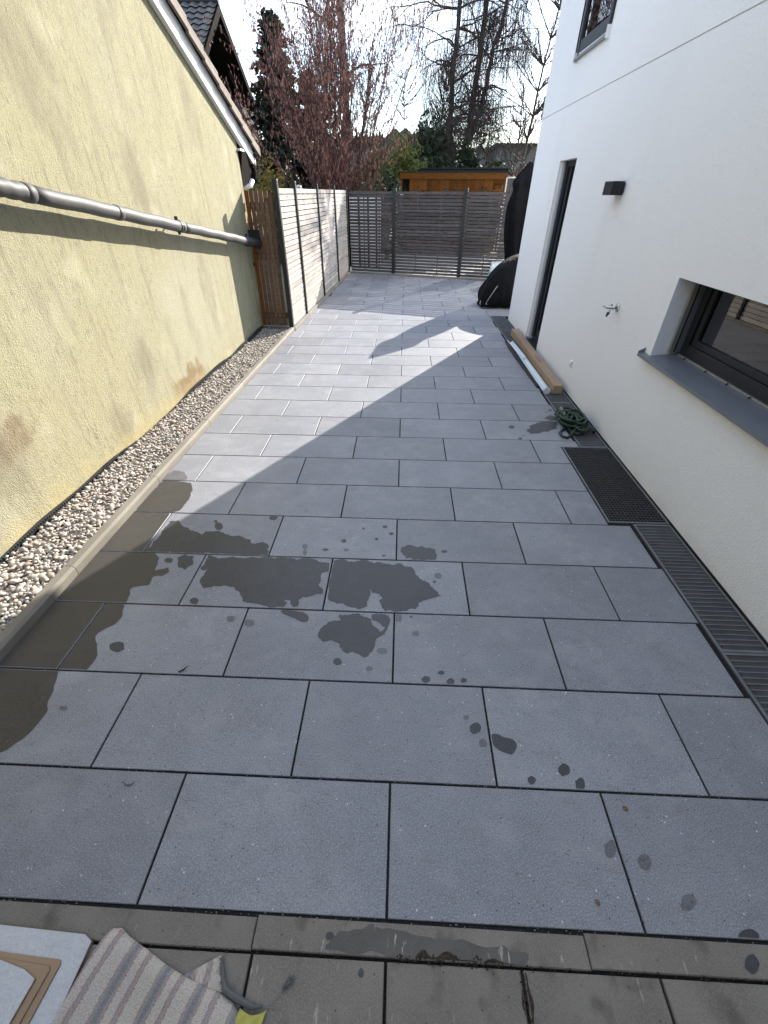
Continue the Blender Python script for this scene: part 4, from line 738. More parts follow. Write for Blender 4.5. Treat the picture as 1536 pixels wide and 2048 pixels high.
# horizontal rain pipe clamped on the yellow wall
t = thing('rain_pipe', (wall_x(4)+.12, 4, 1.6), 'long galvanised rain pipe running level along the yellow wall', 'pipe')
pipe = lambda y: Vector((wall_x(y)+.12, y, 1.803-0.1412*(y-2.725)+0.014))
segs = [(-1.5, 2.42), (2.42, 2.78), (2.78, 4.665), (4.665, 6.53)]
for i, (a_, b_) in enumerate(segs):
    m = MB(); N_ = 14
    m.tube([pipe(a_+(b_-a_)*k/N_)+Vector((0, 0, 0.003*math.sin(k*1.7+i))) for k in range(N_+1)], .047, 22); m.build('pipe_section', 'galv', t, smooth=True)
for y in (2.42, 2.78, 3.65, 4.665):
    m = MB(); m.tube([pipe(y-.03), pipe(y-.028), pipe(y+.028), pipe(y+.03)], [.047, .0505, .0505, .047], 22); m.build('collar', 'galv', t, smooth=True)
m = MB(); m.tube([pipe(4.60), pipe(4.625)], .053, 20); m.bar(pipe(4.61)+Vector((-.12, 0, 0)), pipe(4.61)+Vector((-.045, 0, 0)), .012, .012); m.bar(pipe(4.61)+Vector((0, 0, .045)), pipe(4.61)+Vector((0, 0, .078)), .03, .014, (0, 1, 0)); m.bar(pipe(4.61)+Vector((0, 0, -.045)), pipe(4.61)+Vector((0, 0, -.07)), .025, .012, (0, 1, 0))
m.build('clamp', 'black', t)
m = MB(); m.tube([pipe(6.5), pipe(6.52), pipe(6.9), pipe(7.06)], [.05, .058, .06, .06], 20); m.build('rubber_sleeve', 'black', t, smooth=True)
m = MB(); m.tube([pipe(6.56), pipe(6.58)], .064, 20); m.bar(pipe(6.57)+Vector((0, 0, .055)), pipe(6.57)+Vector((0, 0, .085)), .03, .016, (0, 1, 0)); m.build('sleeve_clamp', 'black', t)
m = MB(); m.box(wall_x(7)+.0, wall_x(7)+.16, 7.02, 7.06, 1.23, 1.38); m.build('end_box', 'black', t)
# ------------------------------------------------------------------ fences and gate
def fence_run(name, label, cat, pts, z0, n, pitch, gap, mat, posts, battens=1, group=None, seed=1, offs=0.0, th=.020):
    rr = random.Random(seed)
    t = thing(name, (pts[0][0], pts[0][1], 0), label, cat, group)
    for (ax, ay), (bx, by) in zip(pts[:-1], pts[1:]):
        d = Vector((bx-ax, by-ay, 0)); Ln = d.length-0.075; ang = math.atan2(d.y, d.x); dn = d.normalized(); nn = Vector((dn.y, -dn.x, 0))
        h = pitch-gap
        proto = []
        for vno in range(3):
            m = MB(); q = MB(); N_ = 8; rings = []
            for k in range(N_+1):
                x = -Ln/2+Ln*k/N_; w = rr.uniform(-.0012, .0012); s_ = rr.uniform(-.0012, .0012)
                q_ = th/2; rings.append([(x, -q_+s_, -h/2+w), (x, q_+s_, -h/2+w), (x, q_+s_, h/2-.002+w), (x, q_-.002+s_, h/2+w), (x, -q_+.002+s_, h/2+w), (x, -q_+s_, h/2-.002+w)])
            m.loft(rings)
            me = bpy.data.meshes.new('slat'); me.from_pydata(m.v, [], m.f); me.update(); me.materials.append(M[mat]); proto.append(me)
        mid = Vector(((ax+bx)/2, (ay+by)/2, 0))+nn*offs
        for k in range(n):
            z = z0+h/2+k*pitch
            inst('slat', proto[rr.randrange(3)], mid+Vector((0, 0, z+rr.uniform(-.0015, .0015)))+nn*rr.uniform(-.001, .001), (rr.uniform(-.02, .02), rr.uniform(-.0012, .0012), ang), t)
        for b_ in range(battens):
            f_ = (b_+1)/(battens+1); c = Vector((ax, ay, 0))+d*f_-nn*(.0215-offs)
            m = MB(); m.bar(c+Vector((0, 0, z0)), c+Vector((0, 0, z0+n*pitch-.02)), .022, .02, nn); m.build('batten', mat, t)
            m = MB(); c2 = Vector((ax, ay, 0))+d*f_+nn*(.0105+offs)
            for k in range(n): m.tube([c2+Vector((0, 0, z0+h/2+k*pitch)), c2+nn*.002+Vector((0, 0, z0+h/2+k*pitch))], .0035, 6)
            m.build('screw', 'alu', t, kind='stuff')
    for x, y, zt, w in posts:
        m = MB()
        dn = (Vector((pts[-1][0]-pts[0][0], pts[-1][1]-pts[0][1], 0))).normalized(); nn = Vector((dn.y, -dn.x, 0)); c = Vector((x, y, 0))
        m.hexa([*[tuple(c+dn*sx*w/2+nn*sy_*w/2+Vector((0, 0, -.05))) for sx, sy_ in ((-1, 1), (1, 1), (1, -1), (-1, -1))], *[tuple(c+dn*sx*w/2+nn*sy_*w/2+Vector((0, 0, zt))) for sx, sy_ in ((-1, 1), (1, 1), (1, -1), (-1, -1))]])
        p = m.build('post', 'postmetal', t, bevel=.004)
        m = MB(); m.bar(c+nn*(w/2+.0005)+Vector((0, 0, .01)), c+nn*(w/2+.0005)+Vector((0, 0, zt-.015)), .008, .003, nn); m.build('slot_strip', 'black', p)
        m = MB(); m.bar(c+Vector((0, 0, zt+.0005)), c+Vector((0, 0, zt+.008)), w*.9, w*.9, nn); m.build('post_cap', 'black', p)
    return t
LP = [(fence_x(y), y) for y in (7.06, 8.07, 9.75, 11.60, 13.36)]
fence_run('slat_fence', 'pale sunlit horizontal slat fence with dark posts, running away from the gate', 'fence', LP, .055, 25, .0727, .012, 'slat',
          [(x, y, z, .068) for (x, y), z in zip(LP, (1.955, 1.95, 1.94, 1.93, 1.92))], battens=1, seed=2, th=.017)
BX = [-1.50, -0.28, 1.447, 3.17, 4.75]
BP = [(x, fence_y(x)) for x in BX]
fence_run('back_fence', 'dark shaded horizontal slat fence closing the far end of the patio', 'fence', BP, .05, 25, .0722, .017, 'slatshade',
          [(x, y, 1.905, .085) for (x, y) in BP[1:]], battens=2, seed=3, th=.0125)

t = thing('wooden_gate', (-2.06, 7.08, 0), 'brown vertical board gate between yellow wall and first dark fence post', 'gate')
xs = np.linspace(-2.262, -1.868, 7)
for i in range(6):
    x0, x1 = xs[i]+.006, xs[i+1]-.006
    m = MB(); low = 0.075; dxb = -0.022
    zt = 1.835+rnd.uniform(-.004, .004)
    m.hexa([(x0+dxb, 7.05, low), (x1+dxb, 7.05, low), (x1+dxb, 7.07, low), (x0+dxb, 7.07, low), (x0, 7.05, zt), (x1, 7.05, zt), (x1, 7.07, zt), (x0, 7.07, zt)])
    ob = m.build('board', 'gate', t)
    if i == 0: ob.data.materials[0] = M['gateside']
for z in (.22, 1.05, 1.66):
    m = MB(); m.box(-2.27, -1.86, 7.0715, 7.105, z-.045, z+.045); m.build('rail', 'gate', t)
m = MB()
for z in (.22, 1.05, 1.66):
    for i in range(6):
        for q in (-.012, .012):
            x = (xs[i]+xs[i+1])/2+q+(-0.022*(1-(z-.075)/1.76)); m.tube([(x, 7.05, z), (x, 7.047, z)], .004, 6)
m.build('screw', 'alu', t, kind='stuff')
m = MB(); m.box(-2.296, -2.262, 7.035, 7.049, .92, .96); m.tube([(-2.285, 7.035, .94), (-2.285, 7.028, .94)], .01, 8); m.build('hinge', 'black', t)
m = MB(); m.box(-1.875, -1.85, 7.03, 7.049, 1.02, 1.10); m.build('latch', 'black', t)

# ------------------------------------------------------------------ things on the patio
# long cardboard box
t = thing('cardboard_box', (1.77, 5.7, .003), 'long brown cardboard box lying along the white wall below the door', 'box')
a_, b_ = Vector((1.764, 4.44, .004)), Vector((1.785, 6.93, .004)); d = (b_-a_).normalized(); sd = Vector((d.y, -d.x, 0)); w2 = .052; h = .098
def P(along_, side, z): return tuple(a_+d*along_+sd*side+Vector((0, 0, z)))
Ln = (b_-a_).length
m = MB(); m.hexa([P(0, -w2, 0), P(0, w2, 0), P(Ln, w2, 0), P(Ln, -w2, 0), P(0, -w2, h), P(0, w2, h), P(Ln, w2, h), P(Ln, -w2, h)]); m.build('carton', 'card', t, bevel=.003)
m = MB(); m.hexa([P(-.004, -w2+.008, .012), P(-.004, w2-.008, .012), P(-.001, w2-.008, .012), P(-.001, -w2+.008, .012), P(-.004, -w2+.008, h-.014), P(-.004, w2-.008, h-.014), P(-.001, w2-.008, h-.014), P(-.001, -w2+.008, h-.014)]); m.build('end_flap', 'card', t)
m = MB(); m.hexa([P(Ln-.04, w2+.001, h-.03), P(Ln-.04, w2+.012, h-.03), P(Ln+.01, w2+.012, h-.03), P(Ln+.01, w2+.001, h-.03), P(Ln-.04, w2+.001, h+.004), P(Ln-.04, w2+.012, h+.004), P(Ln+.01, w2+.012, h+.004), P(Ln+.01, w2+.001, h+.004)]); m.build('torn_flap', 'card', t)
m = MB()
def mark(a0, a1, s0, s1): m.face([P(a0, s0, h+.0006), P(a0, s1, h+.0006), P(a1, s1, h+.0006), P(a1, s0, h+.0006)])
q = 0.80
mark(q, q+.006, -.004, .006); mark(q-.02, q-.014, .0, .012)
for i in range(5): mark(q+.05+.012*i, q+.058+.012*i, -.014+.003*(i % 2), .010)
mark(q+.135, q+.139, -.022, .022); mark(q+.16, q+.163, -.022, .022)
for i in range(3):
    mark(q+.19+.035*i, q+.215+.035*i, -.018, -.012); mark(q+.19+.035*i, q+.195+.035*i, -.012, .006); mark(q+.205+.035*i, q+.21+.035*i, -.012, .014); mark(q+.196+.035*i, q+.204+.035*i, .004, .008)
mark(q+.31, q+.317, -.01, .012); mark(q+.325, q+.33, .0, .012)
m.build('print', 'black', t)

# white half-round gutter lengths and a dark strip
def trough(name, label, path, r, mat, cat, group):
    t = thing(name, path[0], label, cat, group); m = MB(); n = 12; rings = []
    for k, p in enumerate(path):
        p = Vector(p); dd = (Vector(path[min(k+1, len(path)-1)])-Vector(path[max(k-1, 0)])).normalized(); sd = Vector((dd.y, -dd.x, 0)).normalized()
        out = [p+sd*(r*math.cos(math.pi+math.pi*j/n))+Vector((0, 0, r*math.sin(math.pi+math.pi*j/n)*.75+r*.75)) for j in range(n+1)]
        out += [p+sd*((r-.003)*math.cos(2*math.pi-math.pi*j/n))+Vector((0, 0, (r-.003)*math.sin(2*math.pi-math.pi*j/n)*.75+r*.75)) for j in range(n+1)]
        rings.append([tuple(x) for x in out])
    m.loft(rings); m.build('trough', mat, t, smooth=False); return t, rings
tr, rg = trough('gutter_length', 'white half-round gutter length in front of the cardboard box, nearer piece', [(1.655, 4.46, .004), (1.655, 4.9, .006), (1.652, 5.4, .008), (1.648, 5.86, .012)], .040, 'pvc', 'gutter', 'gutter lengths beside the box')
m = MB(); m.tube([(1.655, 4.455, .034), (1.655, 4.462, .034)], .040, 18); m.build('end_cap', 'pvc', tr)
m = MB(); m.tube([(1.612, 4.465, .034), (1.611, 5.4, .037), (1.607, 5.85, .042)], .006, 8); m.build('bead', 'pvc', tr)
tr2, rg = trough('gutter_length', 'shorter white gutter length behind the nearer one, at the far end of the box', [(1.648, 5.66, .022), (1.642, 6.1, .016), (1.635, 6.48, .012)], .037, 'pvc', 'gutter', 'gutter lengths beside the box')
m = MB(); m.tube([(1.609, 5.66, .05), (1.602, 6.1, .044), (1.597, 6.48, .04)], .006, 8); m.build('bead', 'pvc', tr2)
m = MB(); m.loft([[(x-.014, y, z), (x+.014, y, z), (x+.010, y, z+.030), (x-.008, y, z+.034)] for x, y, z in ((1.602, 4.62, .003), (1.588, 5.2, .003), (1.575, 5.7, .003), (1.572, 6.2, .003), (1.585, 6.55, .003))])
m.build('edge_profile', 'black', label='black plastic edge strip lying along the patio side of the white gutter', cat='strip')

# heap of green hose
t = thing('garden_hose', (1.70, 3.66, 0), 'tangled heap of dark green garden hose on the grating', 'hose')
rr = random.Random(11); pts = []
for k in range(13):
    cx, cy_ = 1.695+rr.uniform(-.045, .04), 3.68+rr.uniform(-.12, .10); ra, rb = rr.uniform(.06, .125), rr.uniform(.09, .19); ph = rr.uniform(0, 6.28); zz = .014+.007*k; tilt = rr.uniform(-.12, .12)
    al = rr.uniform(-.6, .6)
    for j in range(16):
        th = ph+2*math.pi*j/16
        ux, uy = ra*math.cos(th), rb*math.sin(th)
        pts.append((cx+ux*math.cos(al)-uy*math.sin(al), cy_+ux*math.sin(al)+uy*math.cos(al), max(.014, zz+.012*math.sin(th*2+k)+tilt*ux)))
P_ = np.array(pts); 
for _ in range(2): P_[1:-1] = (P_[:-2]+2*P_[1:-1]+P_[2:])/4
P_[:, 0] = np.minimum(P_[:, 0], 1.862); P_[:, 2] = np.maximum(P_[:, 2], .0135)
fine = []
for i in range(len(P_)-1):
    for s_ in (0, .5): fine.append(tuple(P_[i]*(1-s_)+P_[i+1]*s_))
m = MB(); m.tube(fine, [.0105+.0012*math.sin(i*2.1) for i in range(len(fine))], 9); m.build('hose', 'hose', t, smooth=True)
m = MB(); m.tube([(1.60, 3.55, .02), (1.545, 3.50, .014), (1.512, 3.44, .013), (1.515, 3.37, .013), (1.55, 3.345, .013), (1.61, 3.40, .02), (1.66, 3.47, .05), (1.70, 3.56, .08), (1.71, 3.68, .10)], .0115, 9); m.build('hose', 'hose', t, smooth=True)
for a_, b_, mt in (((1.615, 3.78, .085), (1.617, 3.84, .09), 'fitting'), ((1.62, 3.71, .075), (1.615, 3.76, .083), 'fitting'), ((1.69, 3.40, .04), (1.73, 3.46, .05), 'hose'), ((1.82, 3.44, .03), (1.84, 3.50, .04), 'hose')):
    m = MB(); a_, b_ = Vector(a_), Vector(b_); m.tube([a_, a_+(b_-a_)*.3, a_+(b_-a_)*.32, b_], [.015, .015, .018, .017], 12); m.build('connector', mt, t, smooth=False)

# covered grill
t = thing('covered_grill', (2.2, 9.0, 0), 'grill under a black fabric cover by the far corner of the white house', 'grill cover')
prof = [(1.575, .03, .20), (1.535, .10, .24), (1.525, .18, .27), (1.535, .27, .29), (1.585, .40, .31), (1.66, .53, .33), (1.78, .67, .34), (1.93, .79, .35), (2.10, .875, .36), (2.30, .93, .36), (2.6, .95, .36), (2.9, .93, .35), (3.1, .86, .34)]
rings = []
for i, (x, zt, hd) in enumerate(prof):
    ring = []; n = 28
    for j in range(n):
        th = 2*math.pi*j/n
        c_, s_ = math.cos(th), math.sin(th); ex = .55
        yy = hd*math.copysign(abs(c_)**ex, c_); zz = math.copysign(abs(s_)**ex, s_)
        z0_ = .015
        w = .018*math.sin(7*th+i*.8)+.05*mnoise.noise((x*7, math.cos(th)*2.5, math.sin(th)*4))
        fl = 1+.10*max(0, -zz)
        ring.append((x+.02*math.sin(3*th+i), 9.12+(yy*fl)+w*(1 if abs(c_) > .2 else 0), max(z0_, z0_+(zt-z0_)*(zz+1)/2+.01*math.sin(5*th+i*1.7))))
    rings.append(ring)
m = MB(); m.loft(rings); o = m.build('cover', 'cover', t, smooth=True)
md = o.modifiers.new('sub', 'SUBSURF'); md.levels = 1; md.render_levels = 1
front_ = lambda x, z: 9.12-np.interp(x, [p[0] for p in prof[2:]], [p[2] for p in prof[2:]])-.012
pth = [(1.60, .10), (1.66, .22), (1.74, .36), (1.86, .52), (2.0, .66), (2.15, .77), (2.35, .86), (2.7, .89)]
m = MB(); m.tube([(x, float(front_(x, z))+(.10 if z > .5 else .02)-.02, z) for x, z in pth], .008, 6); m.build('piping', 'piping', t, smooth=True)
m = MB(); m.tube([(1.60, 8.99, .075), (1.60, 9.03, .075)], .075, 20); m.build('wheel', 'bag', t)
m = MB(); m.tube([(1.625, 8.79, .095), (1.615, 8.785, .10)], .012, 10); m.build('eyelet', 'alu', t)

# covered parasol
t = thing('covered_parasol', (2.44, 10.7, 0), 'tall closed parasol in a black cover rising behind the white house corner', 'parasol')
rz = [(.02, .30), (.06, .30), (.065, .10), (.4, .12), (.55, .20), (.9, .25), (1.2, .29), (1.5, .30), (1.68, .285), (1.8, .24), (1.88, .215), (1.95, .25), (2.01, .26), (2.1, .20), (2.2, .12), (2.28, .05), (2.31, .02)]
rings = []
for i, (z, r_) in enumerate(rz):
    n = 30; ring = []
    cx = 2.44+.02*math.sin(z*3)
    for j in range(n):
        th = 2*math.pi*j/n
        k_ = 1+(.13*math.sin(6*th+z*1.5)+.07*math.sin(11*th-z*2) if z > .3 else 0)
        ring.append((cx+r_*k_*math.cos(th), 10.7+r_*.8*k_*math.sin(th), z+(.03*math.sin(3*th+1) if z > 1.75 else 0)))
    rings.append(ring)
m = MB(); m.loft(rings[:3]); m.build('base', 'black', t)
m = MB(); m.loft(rings[3:]); o = m.build('cover', 'cover', t, smooth=True); md = o.modifiers.new('sub', 'SUBSURF'); md.levels = 1; md.render_levels = 1
m = MB(); m.tube([(2.44, 10.7, .05), (2.44, 10.7, .45)], .025, 10); m.build('pole', 'anthracite', t)

# bag of soil
t = thing('soil_bag', (2.33, 11.7, 0), 'white and green plastic bag behind the covered grill', 'bag')
rings = []
for z, hw, hd in ((.0, .15, .08), (.05, .19, .11), (.2, .2, .12), (.34, .185, .09), (.42, .17, .045), (.47, .165, .008)):
    rings.append([(2.30+hw*math.copysign(abs(math.cos(a_))**.6, math.cos(a_))+.01*math.sin(9*z+a_*3), 11.7+hd*math.copysign(abs(math.sin(a_))**.6, math.sin(a_)), z+(.035*math.cos(a_*2+1) if z > .4 else 0)) for a_ in [2*math.pi*j/20 for j in range(20)]])
m = MB(); m.loft(rings); m.build('sack', 'bag', t, smooth=True)
for z0_, z1_ in ((.12, .17), (.235, .27)):
    rg2 = []
    for z in (z0_, z1_):
        hw = np.interp(z, [0, .05, .2, .34], [.15, .19, .2, .185])+.004; hd = np.interp(z, [0, .05, .2, .34], [.08, .11, .12, .09])+.004
        rg2.append([(2.30+hw*math.copysign(abs(math.cos(a_))**.6, math.cos(a_))+.01*math.sin(9*z+a_*3), 11.7+hd*math.copysign(abs(math.sin(a_))**.6, math.sin(a_)), z) for a_ in [2*math.pi*j/20 for j in range(20)]])
    m = MB(); m.loft(rg2, caps=False); m.build('green_band', 'baggreen', t, smooth=True)

# pale grit caught along the joints near the camera
m = MB(); rr = random.Random(14)
for k in range(520):
    r_ = rr.random(); row = 0 if r_ < .3 else (1 if r_ < .6 else (2 if r_ < .85 else 3))
    x = rr.uniform(-1.7, 1.55); y = row*W+rr.gauss(0, .003) if row else .02+rr.gauss(0, .003)
    if rr.random() < .25: y += rr.gauss(0, .10); y = max(y, .03)
    s_ = rr.uniform(.0007, .0018); m.tube([(x-s_, y, .0005), (x, y+s_*.3, s_*1.1), (x+s_, y, .0005)], [s_*.5, s_, s_*.4], 5)
m.build('grit', 'pale', label='pale grit grains scattered along the nearest slab joints', cat='grit', kind='stuff')

# small litter on the slabs
def dry_leaf(x, y, s_, ang, label):
    m = MB(); n = 7; top = []; bot = []
    for k in range(n):
        u = k/(n-1); w = s_*.32*math.sin(math.pi*u)**.8+.0004
        cx, cy_ = x+(u-.5)*s_*math.cos(ang), y+(u-.5)*s_*math.sin(ang); z = .003+s_*.14*math.sin(math.pi*u)
        top.append((cx-w*math.sin(ang), cy_+w*math.cos(ang), z+.004)); bot.append((cx+w*math.sin(ang), cy_-w*math.cos(ang), z))
    m.loft([[p, (p[0], p[1], p[2]-.0012), (q_[0], q_[1], q_[2]-.0012), q_] for p, q_ in zip(top, bot)]); m.build('dry_leaf', 'leaf', label=label, cat='leaf')
dry_leaf(.868, .36, .02, -.6, 'small curled brown leaf near the top joint of the nearest right slab')
dry_leaf(.672, .093, .018, 2.3, 'small dark brown leaf near the bottom edge of the nearest middle slab')
m = MB(); m.tube([(-1.01+.022*math.cos(a_), .375+.016*math.sin(a_), .004) for a_ in np.linspace(3.3, 6.2, 10)], [.001+.0014*math.sin(math.pi*k/9) for k in range(10)], 6); m.build('curved_twig', 'lint', label='thin dark curved twig on the nearest left slab', cat='twig')
m = MB(); m.tube([(-1.02, .838, .004), (-1.0, .85, .006), (-.985, .868, .012)], [.003, .0035, .0012], 6); m.build('dark_sliver', 'soil', label='short dark sliver lying across a slab joint on the left', cat='twig')

# soil crumbs in the joint by the edging
m = MB(); rr = random.Random(4)
for k in range(260):
    u = rr.random(); 
    if u < .4: x, y = rr.gauss(.2, .1), -.0625+abs(rr.gauss(0, .008))*(1 if rr.random() < .75 else -.4)
    elif u < .8: x, y = rr.uniform(-.75, 1.2), -.0625+rr.gauss(0, .0025)
    else: x, y = .396+rr.gauss(0, .004), rr.uniform(-.2, -.07)
    s_ = rr.uniform(.001, .0032); m.tube([(x-s_, y, .0), (x, y+s_*.3, s_*.7), (x+s_, y, .0)], [s_*.5, s_, s_*.4], 5)
m.build('soil_crumbs', 'soil', label='dark soil crumbs pressed into the joint of the front edging', cat='soil', kind='stuff')

# white-faced boards stacked in the near left corner
def board(name, poly, z0, z1, mat, edge, label, cat, group=None):
    t = thing(name, (poly[0][0], poly[0][1], z0), label, cat, group)
    m = MB(); m.prism(poly, z0, z1-.0016); m.build('core', edge, t)
    m = MB(); m.prism(inset(poly, .0006), z1-.0014, z1, .0005); m.build('facing', mat, t); return t
ccw = lambda p: p if area(p) > 0 else p[::-1]
board('packing_board', ccw([(-1.42, -.03), (-.918, -.048), (-.889, -.062), (-.90, -.30), (-.93, -.62), (-1.42, -.62)]), .004, .020, 'paper', 'cardedge', 'large white-faced packing board at the bottom of the stack in the near left corner', 'board')
board('brown_board', ccw([(-1.42, -.082), (-.955, -.104), (-.948, -.112), (-.985, -.40), (-1.42, -.45)]), .0205, .027, 'card', 'cardedge', 'brown cardboard sheet just above the large white board in the corner stack', 'cardboard')
board('brown_board', ccw([(-1.42, -.088), (-.974, -.118), (-.968, -.126), (-1.01, -.40), (-1.42, -.45)]), .0275, .034, 'card', 'cardedge', 'brown cardboard sheet directly under the top white board of the corner stack', 'cardboard')
board('top_board', ccw([(-1.42, -.082), (-1.13, -.110), (-1.035, -.128), (-.992, -.145), (-1.03, -.40), (-1.42, -.45)]), .0345, .044, 'paper', 'cardedge', 'smaller white-faced board on top of the stack in the near left corner', 'board')

# striped rug, folded
def cloth(name, mat, outline_fn, nu, nv, parent=None, th=.006, uvs=1.0, **kw):
    me = bpy.data.meshes.new(name); vs, fs, uv = [], [], []
    for i in range(nu+1):
        for j in range(nv+1):
            p, w = outline_fn(i/nu, j/nv); vs.append(p); uv.append(w)
    n = len(vs); vs += [(p[0], p[1], p[2]-th) for p in vs]; uv += uv
    ix = lambda i, j: i*(nv+1)+j
    for i in range(nu):
        for j in range(nv):
            q = (ix(i, j), ix(i+1, j), ix(i+1, j+1), ix(i, j+1)); fs += [q, tuple(n+k for k in reversed(q))]
    for i in range(nu): fs += [(ix(i+1, 0), ix(i, 0), n+ix(i, 0), n+ix(i+1, 0)), (ix(i, nv), ix(i+1, nv), n+ix(i+1, nv), n+ix(i, nv))]
    for j in range(nv): fs += [(ix(0, j), ix(0, j+1), n+ix(0, j+1), n+ix(0, j)), (ix(nu, j+1), ix(nu, j), n+ix(nu, j), n+ix(nu, j+1))]
    me.from_pydata(vs, [], fs); me.update()
    l = me.uv_layers.new(name='weave')
    for lp in me.loops: l.data[lp.index].uv = uv[lp.vertex_index]
    me.polygons.foreach_set('use_smooth', [True]*len(me.polygons)); me.materials.append(M[mat])
    o = bpy.data.objects.new(name, me); col.objects.link(o); o.parent = parent
    if parent: o.location = -wloc(parent)
    return tag(o, **kw)
rug = thing('striped_rug', (-.65, -.2, 0), 'folded woven rug with grey and red stripes beside the white boards', 'rug')
# u runs along the upper edge (left corner to right fold), v runs down towards the camera
edge_pts = [(-.856, -.040), (-.845, -.031), (-.812, -.030), (-.785, -.046), (-.72, -.070), (-.645, -.100), (-.57, -.124), (-.51, -.138), (-.465, -.148), (-.425, -.165), (-.402, -.185)]
def rug_fn(u, v):
    k = u*(len(edge_pts)-1); i = min(int(k), len(edge_pts)-2); f_ = k-i
    e_ = Vector(edge_pts[i])*(1-f_)+Vector(edge_pts[i+1])*f_
    dn = Vector((-.22, -1.0)).normalized(); p = e_+dn*v*.62+Vector((.10, 0))*u*v
    rise = min(1, v/.05)
    z = .010+.012*rise**.5+.010*math.sin(u*9+1.0)*min(1, v*6)+.008*math.sin(v*9+u*4)
    z += .020*max(0, 1-abs(u-.97)/.06)*min(1, v*9)
    return (p.x, p.y, max(z, .0085)), (p.x*.95-p.y*.32, p.y*.95+p.x*.32)
cloth('woven_top', 'rug', rug_fn, 60, 50, rug, th=.005)
def flap_fn(u, v):
    a_, b_, c_ = Vector((-.60, -.125)), Vector((-.492, -.074)), Vector((-.445, -.15))
    p = a_.lerp(b_.lerp(c_, v), u); return (p.x, p.y, .009+.003*u), (p.x, p.y*.3)
cloth('under_flap', 'rug', flap_fn, 12, 12, rug, th=.005)
m = MB(); rr = random.Random(8); pth = [(-.488, -.080, .010), (-.478, -.10, .012), (-.468, -.125, .012), (-.455, -.142, .014), (-.42, -.155, .012), (-.375, -.168, .010), (-.345, -.168, .008)]
m.tube(pth, [.0035, .005, .007, .009, .009, .007, .003], 8)
for k in range(240):
    i = rr.randrange(len(pth)-1); f_ = rr.random(); p = Vector(pth[i]).lerp(Vector(pth[i+1]), f_)
    q = p+Vector((rr.gauss(0, .007), rr.gauss(0, .007), abs(rr.gauss(0, .005)))); m.tube([p, (p+q)/2+Vector((0, 0, .002)), q], [.0007, .0006, .0003], 3, caps=False)
m.build('fringe', 'lint', rug)
t = thing('fluffy_stalk', (-.30, -.15, 0), 'thin dry stalk with a grey fluffy tip beside the rug', 'stalk')
m = MB(); m.tube([(-.345, -.168, .006), (-.32, -.16, .007), (-.30, -.142, .006), (-.29, -.13, .006)], .0009, 5); m.tube([(-.345, -.168, .005), (-.32, -.168, .004), (-.29, -.17, .004)], .0008, 5); m.build('stem', 'piping', t)
m = MB()
for k in range(160):
    p = Vector((-.292, -.130, .007)).lerp(Vector((-.270, -.112, .008)), rr.random()); q = p+Vector((rr.gauss(0, .005), rr.gauss(0, .005), rr.gauss(.001, .003))); m.tube([p, q], [.0009, .0004], 3, caps=False)
m.tube([(-.292, -.130, .007), (-.28, -.121, .008), (-.270, -.112, .008)], [.002, .0045, .002], 6); m.build('tip', 'lint', t)
t = thing('yellow_cloth', (-.375, -.21, 0), 'scrap of yellow cloth peeking out under the rug', 'cloth')
def ycl(u, v): return (-.405+.075*u-.02*v, -.172-.012*math.sin(u*3)-.09*v, .008+.008*abs(math.sin(u*7+v*5))), (u*.1, v*.1)
o = cloth('scrap', 'yellowcloth', ycl, 14, 12, t, th=.003)

# ------------------------------------------------------------------ beyond the fence: shed, screen, lantern
SY = 19.0
t = thing('garden_shed', (1.7, SY, 0), 'orange larch shed with dark flat roof behind the back fence', 'shed')
xs = np.linspace(.12, 3.11, 20)
for i in range(19):
    m = MB(); m.box(xs[i]+.003, xs[i+1]-.003, SY, SY+.02+.004*(i % 2), 0, 2.205); m.build('plank', 'shed', t)
m = MB(); m.box(.12, 3.53, SY+.6, SY+2.2, 0, 2.20); m.build('wall', 'shed', t)
m = MB(); m.box(3.48, 3.555, SY, SY+.06, 0, 2.205); m.build('frame_post', 'shed', t)
m = MB(); m.box(3.112, 3.479, SY+.005, SY+.03, 2.104, 2.205); m.build('recess_rail', 'shed', t)
m = MB(); m.box(3.112, 3.479, SY+.005, SY+.05, 1.867, 1.926); m.build('recess_rail', 'shed', t)
m = MB(); m.box(3.112, 3.479, SY+.25, SY+.27, 0, 2.20); m.build('recess_board', 'shed', t)
m = MB(); m.box(-.235, 3.58, SY-.06, SY-.03, 2.206, 2.386); m.build('fascia', 'shed', t)
m = MB(); m.box(-.225, -.14, SY, SY+.07, 0, 2.205); m.build('corner_post', 'shed', t)
m = MB(); m.box(-.117, .108, SY+.5, SY+.52, 0, 2.205); m.build('porch_back', 'dark', t)
m = MB(); m.box(-.283, 3.61, SY-.08, SY+2.3, 2.389, 2.412); rf = m.build('roof', 'roofsheet', t)
m = MB(); x = .50
while x < 3.55: m.box(x, x+.06, SY-.10, SY+2.3, 2.489, 2.525); m.box(x+.06, x+.10, SY-.06, SY+2.3, 2.46, 2.49); x += .10
m.box(.50, 3.58, SY-.02, SY+2.2, 2.412, 2.46); m.build('corrugated_sheet', 'roofsheet', rf, kind='stuff')
t = thing('garden_wall', (-1.5, 14.7, 0), 'white garden wall glimpsed through the gaps of the left end of the back fence', 'wall')
m = MB(); m.box(-2.3, -.72, 14.7, 14.74, 0, 1.74); m.build('sheet', 'white', t)
for x in (-1.66, -1.37, -1.10, -.86):
    m = MB(); m.box(x, x+.05, 14.62, 14.69, 0, 1.74); m.build('stud', 'darkwood', t)
t = thing('slat_screen', (3.2, 15.4, 0), 'grey horizontal slat screen right of the orange shed', 'screen')
for k in range(28):
    m = MB(); m.box(2.92, 3.75, 15.4, 15.42, .06+.075*k, .06+.075*k+.06); m.build('slat', 'slatshade', t)
